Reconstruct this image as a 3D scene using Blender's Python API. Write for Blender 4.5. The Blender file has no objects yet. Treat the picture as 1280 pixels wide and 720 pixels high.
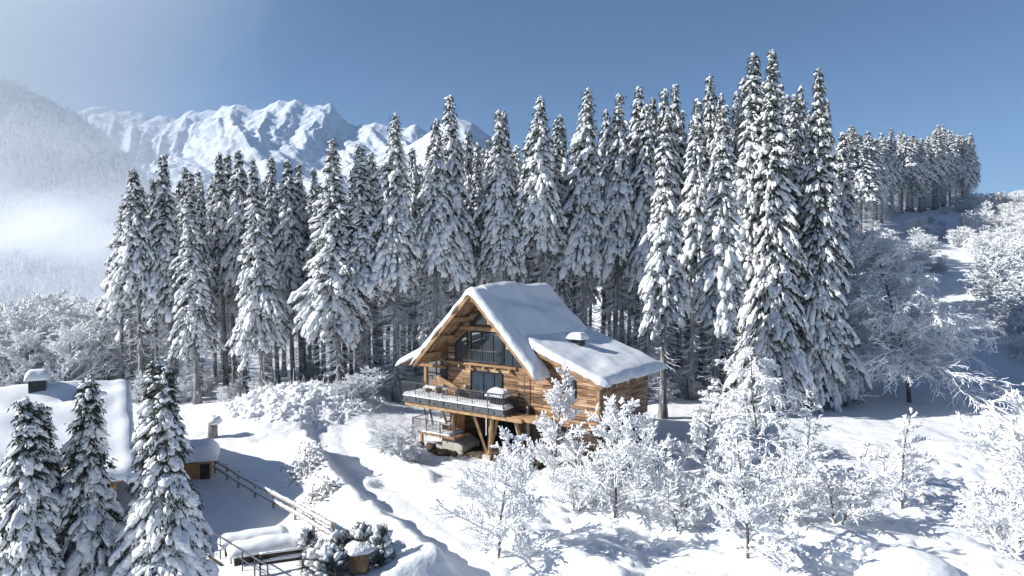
import bpy, math, random
import numpy as np
from mathutils import Vector, Matrix

R = math.radians
sc = bpy.context.scene
COL = sc.collection
H, F, HY = 14.4, 870.0, 330.0
PITCH = math.atan((360 - HY) / F)

# ---------------------------------------------------------------- noise
def _h(ix, iy, iz, s):
    n = (ix.astype(np.int64) * 374761393 + iy.astype(np.int64) * 668265263 + iz.astype(np.int64) * 2147483647 + s * 974634777) & 0xFFFFFFFF
    n = ((n ^ (n >> 13)) * 1274126177) & 0xFFFFFFFF
    n = ((n ^ (n >> 16)) * 2246822519) & 0xFFFFFFFF
    return ((n ^ (n >> 15)) & 0xFFFFFF) / float(0xFFFFFF)

def vn(x, y, s=0):
    x = np.asarray(x, float); y = np.asarray(y, float)
    ix = np.floor(x); iy = np.floor(y); fx = x - ix; fy = y - iy
    fx = fx * fx * fx * (fx * (fx * 6 - 15) + 10); fy = fy * fy * fy * (fy * (fy * 6 - 15) + 10)
    z = np.zeros_like(ix)
    a = _h(ix, iy, z, s); b = _h(ix + 1, iy, z, s); c = _h(ix, iy + 1, z, s); d = _h(ix + 1, iy + 1, z, s)
    return (a * (1 - fx) + b * fx) * (1 - fy) + (c * (1 - fx) + d * fx) * fy * 1.0

def fbm(x, y, o=4, s=0, g=0.5):
    t = 0; a = 1; n = 0
    for i in range(o):
        t = t + a * (vn(x * 2 ** i + 17.3 * i, y * 2 ** i - 9.1 * i, s + i) * 2 - 1); n += a; a *= g
    return t / n

def ridged(x, y, o=5, s=0):
    t = 0; a = 1; n = 0
    for i in range(o):
        t = t + a * (1 - np.abs(vn(x * 2 ** i + 3.7 * i, y * 2 ** i + 8.2 * i, s + i) * 2 - 1)); n += a; a *= 0.5
    return t / n

def ss(a, b, x):
    t = np.clip((np.asarray(x, float) - a) / (b - a), 0, 1)
    return t * t * (3 - 2 * t)

def sp(x, k=5.0):
    x = np.asarray(x, float)
    return k * np.logaddexp(0, x / k)

# ---------------------------------------------------------------- mesh builder
class MB:
    def __init__(s):
        s.v = []; s.f = {3: [], 4: []}; s.m = {3: [], 4: []}; s.n = 0; s.poly = []
    def add(s, verts, faces, mat=0):
        verts = np.asarray(verts, float).reshape(-1, 3); faces = np.asarray(faces, int)
        k = faces.shape[1]
        s.v.append(verts); s.f[k].append(faces + s.n); s.m[k].append(np.full(len(faces), mat)); s.n += len(verts)
    def addpoly(s, verts, faces, mat=0):
        verts = np.asarray(verts, float).reshape(-1, 3)
        s.v.append(verts)
        for f in faces: s.poly.append(([i + s.n for i in f], mat))
        s.n += len(verts)
    def box(s, x0, y0, z0, x1, y1, z1, mat=0):
        v = [(x, y, z) for z in (z0, z1) for y in (y0, y1) for x in (x0, x1)]
        s.add(v, [(0, 2, 3, 1), (4, 5, 7, 6), (0, 1, 5, 4), (2, 6, 7, 3), (0, 4, 6, 2), (1, 3, 7, 5)], mat)
    def beam(s, p, q, w, h=None, mat=0, up=(0, 0, 1)):
        h = w if h is None else h
        p = Vector(p); q = Vector(q); d = (q - p).normalized(); u = Vector(up)
        if abs(d.dot(u)) > 0.98: u = Vector((0, 1, 0))
        a = d.cross(u).normalized() * w / 2; b = a.cross(d).normalized() * h / 2
        v = [e + i * a + j * b for e in (p, q) for j in (-1, 1) for i in (-1, 1)]
        s.add([tuple(t) for t in v], [(0, 2, 3, 1), (4, 5, 7, 6), (0, 1, 5, 4), (2, 6, 7, 3), (0, 4, 6, 2), (1, 3, 7, 5)], mat)
    def prism(s, pts, v0, v1, mat=0):
        """polygon in (u,z) extruded along local y from v0 to v1"""
        n = len(pts)
        vs = [(a, v0, b) for a, b in pts] + [(a, v1, b) for a, b in pts]
        fs = [list(range(n)), list(range(2 * n - 1, n - 1, -1))] + [[i, i + n, (i + 1) % n + n, (i + 1) % n] for i in range(n)]
        s.addpoly(vs, fs, mat)
    def tubes(s, P, Q, r0, r1, k=4, mat=0):
        P = np.asarray(P, float).reshape(-1, 3); Q = np.asarray(Q, float).reshape(-1, 3); n = len(P)
        if n == 0: return
        r0 = np.broadcast_to(r0, (n,)); r1 = np.broadcast_to(r1, (n,))
        d = Q - P; d /= np.linalg.norm(d, axis=1)[:, None] + 1e-9
        ref = np.where(np.abs(d[:, 2:3]) > .9, np.array([[1., 0, 0]]), np.array([[0, 0, 1.]]))
        a = np.cross(d, ref); a /= np.linalg.norm(a, axis=1)[:, None] + 1e-9; b = np.cross(a, d)
        th = np.arange(k) / k * 2 * np.pi
        c = np.cos(th)[None, :, None]; t = np.sin(th)[None, :, None]
        off = c * a[:, None] + t * b[:, None]
        V = np.concatenate([P[:, None] + off * r0[:, None, None], Q[:, None] + off * r1[:, None, None]], 1)
        base = (np.arange(n) * 2 * k)[:, None, None]
        i = np.arange(k); f = np.stack([i, (i + 1) % k, (i + 1) % k + k, i + k], 1)[None]
        s.add(V, (base + f).reshape(-1, 4), mat)
    def curve(s, pts, rad, k=8, mat=0):
        pts = np.asarray(pts, float); n = len(pts); rad = np.broadcast_to(rad, (n,))
        d = np.gradient(pts, axis=0); d /= np.linalg.norm(d, axis=1)[:, None] + 1e-9
        ref = np.array([0, 1., 0]) if abs(d[:, 2]).mean() > .8 else np.array([0, 0, 1.])
        a = np.cross(d, ref); a /= np.linalg.norm(a, axis=1)[:, None] + 1e-9; b = np.cross(a, d)
        th = np.arange(k) / k * 2 * np.pi
        V = pts[:, None] + (np.cos(th)[None, :, None] * a[:, None] + np.sin(th)[None, :, None] * b[:, None]) * rad[:, None, None]
        i, j = np.meshgrid(np.arange(n - 1), np.arange(k), indexing='ij')
        f = np.stack([i * k + j, i * k + (j + 1) % k, (i + 1) * k + (j + 1) % k, (i + 1) * k + j], -1).reshape(-1, 4)
        s.add(V, f, mat)
        s.poly.append(([s.n - n * k + q for q in range(k)][::-1], mat)); s.poly.append(([s.n - k + q for q in range(k)], mat))
    def lumps(s, C, S, D, bases, rng, mat=0):
        """C centres (n,3), S sizes (n,3) along (dir, side, up), D long directions (n,3)"""
        C = np.asarray(C, float).reshape(-1, 3); n = len(C)
        if n == 0: return
        S = np.asarray(S, float).reshape(-1, 3); D = np.asarray(D, float).reshape(-1, 3)
        D = D / (np.linalg.norm(D, axis=1)[:, None] + 1e-9)
        ref = np.where(np.abs(D[:, 2:3]) > .95, np.array([[1., 0, 0]]), np.array([[0, 0, 1.]]))
        a = np.cross(ref, D); a /= np.linalg.norm(a, axis=1)[:, None] + 1e-9; b = np.cross(D, a)
        which = rng.integers(0, len(bases), n)
        for w in range(len(bases)):
            m = which == w
            if not m.any(): continue
            bv, bf = bases[w]
            V = C[m][:, None] + (bv[None, :, 0:1] * S[m][:, None, 0:1]) * D[m][:, None] + (bv[None, :, 1:2] * S[m][:, None, 1:2]) * a[m][:, None] + (bv[None, :, 2:3] * S[m][:, None, 2:3]) * b[m][:, None]
            k = m.sum()
            s.add(V, (bf[None] + (np.arange(k) * len(bv))[:, None, None]).reshape(-1, 3), mat)
    def mesh(s, name, mats, smooth=True):
        me = bpy.data.meshes.new(name)
        V = np.concatenate(s.v) if s.v else np.zeros((0, 3))
        me.vertices.add(len(V)); me.vertices.foreach_set('co', V.astype(np.float32).ravel())
        idx = []; cnt = []; mi = []
        for k in (3, 4):
            if s.f[k]:
                f = np.concatenate(s.f[k]); idx.append(f.ravel()); cnt.append(np.full(len(f), k)); mi.append(np.concatenate(s.m[k]))
        for f, m in s.poly:
            idx.append(np.array(f)); cnt.append(np.array([len(f)])); mi.append(np.array([m]))
        idx = np.concatenate(idx); cnt = np.concatenate(cnt); mi = np.concatenate(mi)
        me.loops.add(len(idx)); me.loops.foreach_set('vertex_index', idx.astype(np.int32))
        me.polygons.add(len(cnt)); st = np.concatenate([[0], np.cumsum(cnt)[:-1]])
        me.polygons.foreach_set('loop_start', st.astype(np.int32)); me.polygons.foreach_set('loop_total', cnt.astype(np.int32))
        me.polygons.foreach_set('material_index', mi.astype(np.int32))
        me.polygons.foreach_set('use_smooth', np.full(len(cnt), smooth))
        for m in (mats if isinstance(mats, (list, tuple)) else [mats]): me.materials.append(m)
        me.update(calc_edges=True); me.validate()
        return me
    def build(s, name, mats, parent=None, smooth=False, loc=None, rz=0):
        o = bpy.data.objects.new(name, s.mesh(name, mats, smooth)); COL.objects.link(o)
        if parent: o.parent = parent
        if loc is not None: o.location = loc
        if rz: o.rotation_euler.z = rz
        return o

def tag(o, label=None, cat=None, group=None, kind=None):
    if label: o['label'] = label
    if cat: o['category'] = cat
    if group: o['group'] = group
    if kind: o['kind'] = kind
    return o
def empty(name, loc=(0, 0, 0), rz=0):
    o = bpy.data.objects.new(name, None); COL.objects.link(o); o.location = loc; o.rotation_euler.z = rz
    o.empty_display_size = .1
    return o

# icospheres with random dents
def ico(sub, seed, amp):
    import bmesh
    bm = bmesh.new(); bmesh.ops.create_icosphere(bm, subdivisions=sub, radius=1)
    v = np.array([x.co[:] for x in bm.verts]); f = np.array([[q.index for q in x.verts] for x in bm.faces]); bm.free()
    g = np.random.default_rng(seed)
    k = g.normal(size=(3, 3)) * 1.6; ph = g.uniform(0, 6, 3)
    d = sum(np.sin(v @ k[i] * 1.5 + ph[i]) for i in range(3)) / 3
    v = v * (1 + amp * d)[:, None] * (1 + g.uniform(-amp, amp, (len(v), 1)) * .4)
    v[:, 2] = np.where(v[:, 2] < 0, v[:, 2] * .6, v[:, 2])
    return v, f
ICO1 = [ico(1, i, .35) for i in range(8)]
ICO2 = [ico(2, i, .35) for i in range(8)]
ICO3 = [ico(3, i, .3) for i in range(6)]

# ---------------------------------------------------------------- materials
def mat(name):
    m = bpy.data.materials.new(name); m.use_nodes = True
    nt = m.node_tree; b = nt.nodes['Principled BSDF']
    return m, nt, b
def nd(nt, t, **kw):
    n = nt.nodes.new(t)
    for k, v in kw.items():
        if k in n.inputs: n.inputs[k].default_value = v
        else: setattr(n, k, v)
    return n
def L(nt, a, b): nt.links.new(a, b)
def coords(nt, kind='Object', scale=None):
    t = nd(nt, 'ShaderNodeTexCoord')
    if scale is None: return t.outputs[kind]
    m = nd(nt, 'ShaderNodeMapping'); m.inputs['Scale'].default_value = scale
    L(nt, t.outputs[kind], m.inputs['Vector']); return m.outputs[0]
def ramp(nt, fac, stops):
    r = nd(nt, 'ShaderNodeValToRGB'); e = r.color_ramp.elements
    while len(e) < len(stops): e.new(.5)
    for q, (p, c) in zip(e, stops): q.position = p; q.color = (*c, 1)
    L(nt, fac, r.inputs[0]); return r.outputs[0]

def noise_mat(name, c0, c1, scale=3.0, rough=.8, bump=0.0, bscale=20.0, det=4, kind='Object', bdist=.05, stretch=None, lo=.35, hi=.65, spec=.3):
    m, nt, b = mat(name)
    co = coords(nt, kind, stretch) if stretch else coords(nt, kind)
    n = nd(nt, 'ShaderNodeTexNoise', Scale=scale, Detail=det); L(nt, co, n.inputs['Vector'])
    L(nt, ramp(nt, n.outputs['Fac'], [(lo, c0), (hi, c1)]), b.inputs['Base Color'])
    b.inputs['Roughness'].default_value = rough; b.inputs['Specular IOR Level'].default_value = spec
    if bump:
        n2 = nd(nt, 'ShaderNodeTexNoise', Scale=bscale, Detail=det); L(nt, co, n2.inputs['Vector'])
        bp = nd(nt, 'ShaderNodeBump', Strength=bump, Distance=bdist); L(nt, n2.outputs['Fac'], bp.inputs['Height']); L(nt, bp.outputs[0], b.inputs['Normal'])
    return m

def snow_mat(name, bumps, c0=(.84, .86, .89), c1=(.88, .895, .92), rough=.55, trans=0):
    m, nt, b = mat(name)
    co = coords(nt)
    n = nd(nt, 'ShaderNodeTexNoise', Scale=.7, Detail=5); L(nt, co, n.inputs['Vector'])
    L(nt, ramp(nt, n.outputs['Fac'], [(.35, c0), (.65, c1)]), b.inputs['Base Color'])
    b.inputs['Roughness'].default_value = rough; b.inputs['Specular IOR Level'].default_value = .25
    prev = None
    for sc_, st, ds in bumps:
        nn = nd(nt, 'ShaderNodeTexNoise', Scale=sc_, Detail=3); L(nt, co, nn.inputs['Vector'])
        bp = nd(nt, 'ShaderNodeBump', Strength=st, Distance=ds); L(nt, nn.outputs['Fac'], bp.inputs['Height'])
        if prev: L(nt, prev, bp.inputs['Normal'])
        prev = bp.outputs[0]
    L(nt, prev, b.inputs['Normal'])
    if trans:
        tl = nd(nt, 'ShaderNodeBsdfTranslucent'); tl.inputs['Color'].default_value = (.92, .94, .97, 1)
        mx = nd(nt, 'ShaderNodeMixShader'); mx.inputs[0].default_value = trans
        L(nt, b.outputs[0], mx.inputs[1]); L(nt, tl.outputs[0], mx.inputs[2]); L(nt, mx.outputs[0], nt.nodes['Material Output'].inputs['Surface'])
    return m
M = {}
M['snow_ground'] = snow_mat('snow_ground', [(.6, .5, .35), (3.5, .45, .09), (30, .35, .015)], (.77, .79, .82), (.82, .84, .86))
M['snow_roof'] = snow_mat('snow_roof', [(1.2, .3, .1), (8, .3, .03), (30, .3, .012)], (.80, .82, .85), (.85, .87, .89))
M['snow_tree'] = snow_mat('snow_tree', [(2.5, .7, .25), (11, .7, .08)], (.85, .87, .89), (.90, .91, .93))
M['frost'] = snow_mat('frost', [(14, .4, .04)], (.88, .895, .915), (.92, .93, .945), .7)
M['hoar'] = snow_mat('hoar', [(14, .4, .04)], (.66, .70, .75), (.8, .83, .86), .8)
M['rime'] = snow_mat('rime', [(14, .4, .04)], (.80, .83, .87), (.88, .9, .92), .8)
M['needles'] = noise_mat('needles', (.022, .032, .024), (.075, .085, .06), .8, .8)
M['needles_frosty'] = noise_mat('needles_frosty', (.04, .05, .04), (.30, .32, .32), 1.1, .8, lo=.42, hi=.75)
M['bark'] = noise_mat('bark', (.06, .05, .042), (.2, .175, .155), 3, .9, .8, 12, stretch=(3, 3, .5), lo=.3, hi=.7)
M['bark_frost'] = noise_mat('bark_frost', (.10, .09, .085), (.42, .42, .43), 1.6, .9, .8, 10, stretch=(2, 2, .35), lo=.35, hi=.75)
M['twig'] = noise_mat('twig', (.09, .07, .06), (.2, .16, .13), 4, .9)
M['metal'] = noise_mat('metal', (.08, .087, .096), (.12, .128, .14), 2, .5)
M['frame'] = noise_mat('frame', (.025, .028, .032), (.04, .043, .047), 2, .5)
M['concrete'] = noise_mat('concrete', (.38, .35, .31), (.52, .49, .44), 1.5, .9, .3, 20)
M['earth'] = noise_mat('earth', (.04, .032, .022), (.12, .09, .055), 1.2, .95, .8, 6, bdist=.15)
M['beam'] = noise_mat('beam', (.28, .17, .09), (.50, .33, .18), 2.0, .65, .3, 12, stretch=(1, 1, 1))
M['beam_old'] = noise_mat('beam_old', (.22, .13, .07), (.38, .24, .13), 2.0, .75, .3, 12)
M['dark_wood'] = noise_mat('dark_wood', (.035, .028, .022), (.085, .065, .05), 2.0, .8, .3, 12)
M['fence_wood'] = noise_mat('fence_wood', (.2, .18, .15), (.42, .38, .32), 2.0, .85, .3, 12)
M['orange_wood'] = noise_mat('orange_wood', (.35, .17, .06), (.5, .27, .11), 2.0, .7, .3, 10, stretch=(.4, .4, 4))
M['membrane'] = noise_mat('membrane', (.16, .14, .13), (.24, .2, .18), 3, .8)

def glass_mat(name, col, rough=.02):
    m, nt, b = mat(name)
    b.inputs['Base Color'].default_value = (*col, 1); b.inputs['Roughness'].default_value = rough
    b.inputs['Metallic'].default_value = .3; b.inputs['Specular IOR Level'].default_value = .9; b.inputs['Coat Weight'].default_value = 1; b.inputs['Coat Roughness'].default_value = .01
    n = nd(nt, 'ShaderNodeTexNoise', Scale=.8, Detail=2); L(nt, coords(nt), n.inputs['Vector'])
    bp = nd(nt, 'ShaderNodeBump', Strength=.04, Distance=.05); L(nt, n.outputs['Fac'], bp.inputs['Height']); L(nt, bp.outputs[0], b.inputs['Normal']); L(nt, bp.outputs[0], b.inputs['Coat Normal'])
    return m
M['glass'] = glass_mat('glass', (.06, .085, .11))
M['glass_soft'] = glass_mat('glass_soft', (.06, .075, .09), .1)

def plank_mat(name, axis, cols, bw=2.2, bh=.24):
    """staggered old boards; axis 0: boards run along local x, 1: along local y"""
    m, nt, b = mat(name)
    t = nd(nt, 'ShaderNodeTexCoord'); s = nd(nt, 'ShaderNodeSeparateXYZ'); L(nt, t.outputs['Object'], s.inputs[0])
    def mk(dz):
        c = nd(nt, 'ShaderNodeCombineXYZ'); L(nt, s.outputs[axis], c.inputs[0]); L(nt, s.outputs[2], c.inputs[1]); return c.outputs[0]
    v = mk(0)
    br = nd(nt, 'ShaderNodeTexBrick'); br.inputs['Scale'].default_value = 1; br.inputs['Brick Width'].default_value = bw; br.inputs['Row Height'].default_value = bh
    br.inputs['Mortar Size'].default_value = .012; br.inputs['Mortar Smooth'].default_value = .3; br.inputs['Bias'].default_value = 0
    br.inputs['Color1'].default_value = (0, 0, 0, 1); br.inputs['Color2'].default_value = (1, 1, 1, 1); br.inputs['Mortar'].default_value = (.5, .5, .5, 1)
    br.offset = .37; br.offset_frequency = 2; L(nt, v, br.inputs['Vector'])
    g = nd(nt, 'ShaderNodeMapping'); g.inputs['Scale'].default_value = (.55, 6, 1); L(nt, v, g.inputs['Vector'])
    n = nd(nt, 'ShaderNodeTexNoise', Scale=1.0, Detail=6, Roughness=.62); L(nt, g.outputs[0], n.inputs['Vector'])
    add = nd(nt, 'ShaderNodeMath', operation='MULTIPLY_ADD'); L(nt, br.outputs['Color'], add.inputs[0]); add.inputs[1].default_value = .6
    mm = nd(nt, 'ShaderNodeMath', operation='MULTIPLY_ADD'); L(nt, n.outputs['Fac'], mm.inputs[0]); mm.inputs[1].default_value = 2.0; mm.inputs[2].default_value = -.8
    L(nt, mm.outputs[0], add.inputs[2])
    k = len(cols); col = ramp(nt, add.outputs[0], [(i / (k - 1), c) for i, c in enumerate(cols)])
    mx = nd(nt, 'ShaderNodeMix', data_type='RGBA'); L(nt, br.outputs['Fac'], mx.inputs['Factor']); L(nt, col, mx.inputs['A']); mx.inputs['B'].default_value = (.02, .014, .01, 1)
    L(nt, mx.outputs['Result'], b.inputs['Base Color'])
    b.inputs['Roughness'].default_value = .75; b.inputs['Specular IOR Level'].default_value = .25
    inv = nd(nt, 'ShaderNodeMath', operation='MULTIPLY_ADD'); L(nt, br.outputs['Fac'], inv.inputs[0]); inv.inputs[1].default_value = -1; L(nt, add.outputs[0], inv.inputs[2])
    bp = nd(nt, 'ShaderNodeBump', Strength=.6, Distance=.03); L(nt, inv.outputs[0], bp.inputs['Height']); L(nt, bp.outputs[0], b.inputs['Normal'])
    return m
OLDW = [(.05, .034, .025), (.14, .085, .052), (.29, .175, .10), (.48, .30, .17), (.62, .48, .33)]
M['planks'] = plank_mat('planks', 0, OLDW)
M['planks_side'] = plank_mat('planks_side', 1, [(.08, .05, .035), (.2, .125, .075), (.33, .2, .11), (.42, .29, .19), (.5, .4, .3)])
M['soffit'] = plank_mat('soffit', 0, [(.18, .11, .065), (.33, .21, .12), (.44, .30, .18)], 3, .3)
M['soffit_v'] = plank_mat('soffit_v', 1, [(.18, .11, .065), (.33, .21, .12), (.44, .30, .18)], 3, .3)

# ---------------------------------------------------------------- terrain
ROAD = [(2.0, 30), (-1.2, 33.5), (-3.6, 37), (-6.2, 41), (-9.2, 46), (-12.2, 51), (-14.5, 56), (-16, 62)]
BANK = [(-3.0, 31.5), (-4.2, 34.5), (-6.6, 38), (-8.9, 42), (-12.0, 47), (-14.8, 52.5)]
PATH = [(-8.5, 46), (-5, 45), (-1.5, 44), (3, 42), (7, 38), (12, 34), (18, 31)]
def dpoly(x, y, P):
    best = np.full(np.shape(x), 1e9); side = np.zeros(np.shape(x)); par = np.zeros(np.shape(x)); n = len(P) - 1
    for i in range(n):
        ax, ay = P[i]; bx, by = P[i + 1]; dx, dy = bx - ax, by - ay
        t = np.clip(((x - ax) * dx + (y - ay) * dy) / (dx * dx + dy * dy), 0, 1)
        qx = x - ax - t * dx; qy = y - ay - t * dy; d = np.hypot(qx, qy)
        m = d < best; best = np.where(m, d, best); side = np.where(m, np.sign(dx * qy - dy * qx), side); par = np.where(m, (i + t) / n, par)
    return best, side, par
def gz(x, y, fine=True):
    x = np.asarray(x, float); y = np.asarray(y, float)
    hf = 1 - ss(270, 620, y)
    hs = ss(20, 62, x + .05 * (y - 74))
    z = .248 * (sp(y - 76, 5) - sp(y - 205, 9)) * hs * hf + .0 * (sp(x - 80, 8) - sp(x - 150, 8)) * ss(80, 130, y) * hf
    z = z + hs * ss(85, 110, y) * hf * (1.1 * fbm(x / 22, y / 22, 3, 14))
    z = z - .085 * sp(y - 78, 6) * ss(10, -35, x) * (1 - ss(300, 500, y))
    far = ss(150, 520, y) * (1 - ss(10, 70, x) * hf)
    z = z - 85 * far - 40 * ss(-60, -250, x) * (1 - far)
    z = z + 25 * fbm(x / 700, y / 700, 3, 5) * ss(500, 1500, np.hypot(x, y))
    z = z - .35 * ss(-9, -14, x) * ss(50, 44, y)
    # hummocks
    amp = ss(400, 100, y)
    z = z + amp * (.35 * fbm(x / 9, y / 9, 3, 11) + .12 * fbm(x / 2.2, y / 2.2, 3, 12))
    # scrub mound behind the road end
    r2 = ((x + 20.5) / 8.5) ** 2 + ((y - 66) / 9) ** 2
    mound = np.exp(-r2 * 1.6)
    z = z + mound * (2.9 + .7 * fbm(x / .9, y / .9, 3, 21))
    z = z + np.exp(-(((x + 14.5) / 3.2) ** 2 + ((y - 49.5) / 3.5) ** 2)) * .9
    if fine:
        d, s, t = dpoly(x, y, BANK)
        lump = 1 + .35 * fbm(x / 1.3, y / 1.3, 2, 31)
        wl = np.where(s > 0, 2.6, .75)       # gentle on the garden side, steep on the road side
        z = z + 1.15 * lump * np.exp(-(d / wl) ** 2) * ss(0, .04, t) 
        d, s, t = dpoly(x, y, ROAD)
        k = np.exp(-(d / 2.15) ** 6) * ss(64, 56, y)
        z = z * (1 - .92 * k) - .35 * k + k * (.09 * np.exp(-((d - .75) / .22) ** 2) * -1) + .03 * np.abs(fbm(x / .35, y / .35, 2, 36)) * k + .03 * fbm(x / .5, y / .5, 2, 33) * k
        # ploughed berm on the house side
        z = z + .5 * np.exp(-((d - 2.9) / .8) ** 2) * (s < 0) * ss(60, 50, y) * (1 + .6 * fbm(x / 1.1, y / 1.1, 2, 34))
        # rough trodden snow between the trees, foreground right
        rg = ss(-2, 3, x) * ss(62, 48, y)
        z = z + rg * (.28 * fbm(x / 3.2, y / 2.6, 3, 41) + .22 * np.abs(fbm(x / 1.1, y / 1.1, 2, 42)) - .28 * ss(.62, .75, vn(x / .55, y / .55, 43)) * ss(.45, .6, vn(x / 3, y / 3, 44)))
        d, s, t = dpoly(x, y, PATH)
        z = z - .36 * np.exp(-(d / .75) ** 4) * (1 + .3 * fbm(x / .4, y / .4, 2, 47)) + .16 * np.exp(-((d - 1.4) / .5) ** 2)
        # under the house
        q = (x + .57) * .814 - (y - 49.5) * .581; w = (x + .57) * .581 + (y - 49.5) * .814
        hm = ss(-7.5, -6, q) * ss(8.5, 7, q) * ss(-1.2, .5, w) * ss(11, 9.5, w)
        z = z * (1 - hm) + hm * -.15
    return z
def G(x, y): return float(gz(np.array([x]), np.array([y]))[0])

def ray(px, py):
    d = Vector(((px - 640) / F, -(py - 360) / F, -1))
    return Matrix.Rotation(math.pi / 2 - PITCH, 3, 'X') @ d
def at(px, py, Y):
    d = ray(px, py); k = Y / d.y
    return Vector((d.x * k, Y, H + d.z * k))
def hit(px, py):
    d = ray(px, py)
    ys = np.arange(26, 400, .25); X = d.x / d.y * ys; Z = H + d.z / d.y * ys
    b = np.nonzero(gz(X, ys) > Z)[0]
    i = b[0] if len(b) else len(ys) - 1
    return Vector((X[i], ys[i], float(gz(X[i:i + 1], ys[i:i + 1])[0])))

def axis(lo, hi, a, b, step, g):
    c = list(np.arange(a, b + 1e-6, step)); s = step; p = a
    while p > lo: s *= g; p -= s; c.insert(0, max(p, lo))
    s = step; p = c[-1]
    while p < hi: s *= g; p += s; c.append(min(p, hi))
    return np.array(c)
xs = axis(-5500, 5500, -32, 36, .22, 1.045); ys = axis(-80, 7800, 31, 62, .22, 1.03)
gx, gy = np.meshgrid(xs, ys, indexing='ij'); gzv = gz(gx, gy)
mb = MB(); nx, ny = gx.shape
i, j = np.meshgrid(np.arange(nx - 1), np.arange(ny - 1), indexing='ij')
mb.add(np.stack([gx, gy, gzv], -1).reshape(-1, 3), np.stack([i * ny + j, (i + 1) * ny + j, (i + 1) * ny + j + 1, i * ny + j + 1], -1).reshape(-1, 4))
tag(mb.build('ground', M['snow_ground'], smooth=True), kind='structure')

# ---------------------------------------------------------------- mountains
def mountain(name, Y0, prof, depth, base, seed, res, mats, rough, spur, back=.8):
    px = np.array([p[0] for p in prof], float); py = np.array([p[1] for p in prof], float)
    X0 = (px - 640) / F * Y0; Z0 = H + (HY - py) / F * Y0
    u = np.linspace(X0[0], X0[-1], res[0]); v = np.linspace(-1, back, res[1])
    U, W = np.meshgrid(u, v, indexing='ij')
    top = np.interp(U, X0, Z0)
    # sharp spurs run diagonally down from the crest
    sx = U + W * depth * .55 + spur * .35 * fbm(U / spur, W * 2, 3, seed + 7)
    def rg(q, sd): return 1 - np.abs(2 * (vn(q, W * .8 + sd, sd)) - 1) ** .65
    sg = .42 * rg(sx / spur, seed) + .27 * rg(sx / spur * 2.6 + 3, seed + 1) + .19 * rg(sx / spur * 6.5, seed + 2) + .12 * rg(sx / spur * 15, seed + 3)
    t = np.abs(W)
    hgt = base + (top - base) * (1 - t ** .9)
    hgt = hgt + (top - base) * rough * (sg - .55) * np.minimum(t * 5.0, 1) * (1 - t * .4)
    hgt = hgt + (top - base) * rough * .10 * fbm(U / spur * 9, W * depth / spur * 9, 4, seed + 50)
    Yw = Y0 + W * depth + spur * .25 * fbm(U / spur, W * 2, 3, seed + 90) * np.minimum(t * 4, 1)
    k = 1.0
    mb = MB(); n, m_ = U.shape
    i, j = np.meshgrid(np.arange(n - 1), np.arange(m_ - 1), indexing='ij')
    mb.add(np.stack([U, Yw, hgt], -1).reshape(-1, 3), np.stack([i * m_ + j, (i + 1) * m_ + j, (i + 1) * m_ + j + 1, i * m_ + j + 1], -1).reshape(-1, 4))
    o = mb.build(name, mats, smooth=True); tag(o, kind='structure')
    return U, Yw, hgt
M['snow_far'] = snow_mat('snow_far', [(.012, .6, 14)], (.84, .86, .89), (.9, .91, .93))
# snowy rock where it is steep
def alpine(name, rock, slope_lo, slope_hi):
    m, nt, b = mat(name)
    g = nd(nt, 'ShaderNodeNewGeometry'); s = nd(nt, 'ShaderNodeSeparateXYZ'); L(nt, g.outputs['True Normal'], s.inputs[0])
    n = nd(nt, 'ShaderNodeTexNoise', Scale=.02, Detail=7, Roughness=.7); L(nt, coords(nt), n.inputs['Vector'])
    a = nd(nt, 'ShaderNodeMath', operation='MULTIPLY_ADD'); L(nt, n.outputs['Fac'], a.inputs[0]); a.inputs[1].default_value = .5; L(nt, s.outputs[2], a.inputs[2])
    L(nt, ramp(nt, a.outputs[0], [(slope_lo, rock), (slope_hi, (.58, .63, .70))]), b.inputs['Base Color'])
    b.inputs['Roughness'].default_value = .8
    bp = nd(nt, 'ShaderNodeBump', Strength=.6, Distance=30); L(nt, n.outputs['Fac'], bp.inputs['Height']); L(nt, bp.outputs[0], b.inputs['Normal'])
    return m
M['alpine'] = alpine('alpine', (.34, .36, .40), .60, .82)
M['wooded'] = noise_mat('wooded', (.30, .33, .36), (.7, .73, .77), .05, .9, .8, .12, 6, bdist=6)
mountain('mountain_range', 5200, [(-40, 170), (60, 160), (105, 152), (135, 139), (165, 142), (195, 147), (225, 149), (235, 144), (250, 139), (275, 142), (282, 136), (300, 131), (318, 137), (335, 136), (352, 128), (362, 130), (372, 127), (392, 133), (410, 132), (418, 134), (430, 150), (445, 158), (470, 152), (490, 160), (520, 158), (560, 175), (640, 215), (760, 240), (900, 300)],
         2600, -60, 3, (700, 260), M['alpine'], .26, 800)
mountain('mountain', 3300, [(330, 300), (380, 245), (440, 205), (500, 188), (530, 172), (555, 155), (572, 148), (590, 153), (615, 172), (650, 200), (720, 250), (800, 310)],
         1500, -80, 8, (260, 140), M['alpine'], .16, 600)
wm = mountain('wooded_mountain', 1500, [(-420, 60), (-250, 95), (-120, 112), (-60, 98), (0, 106), (30, 112), (60, 121), (85, 138), (105, 150), (130, 170), (165, 206), (200, 240), (260, 290), (330, 350)],
              1150, -90, 14, (260, 180), M['wooded'], .28, 330, .5)
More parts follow.
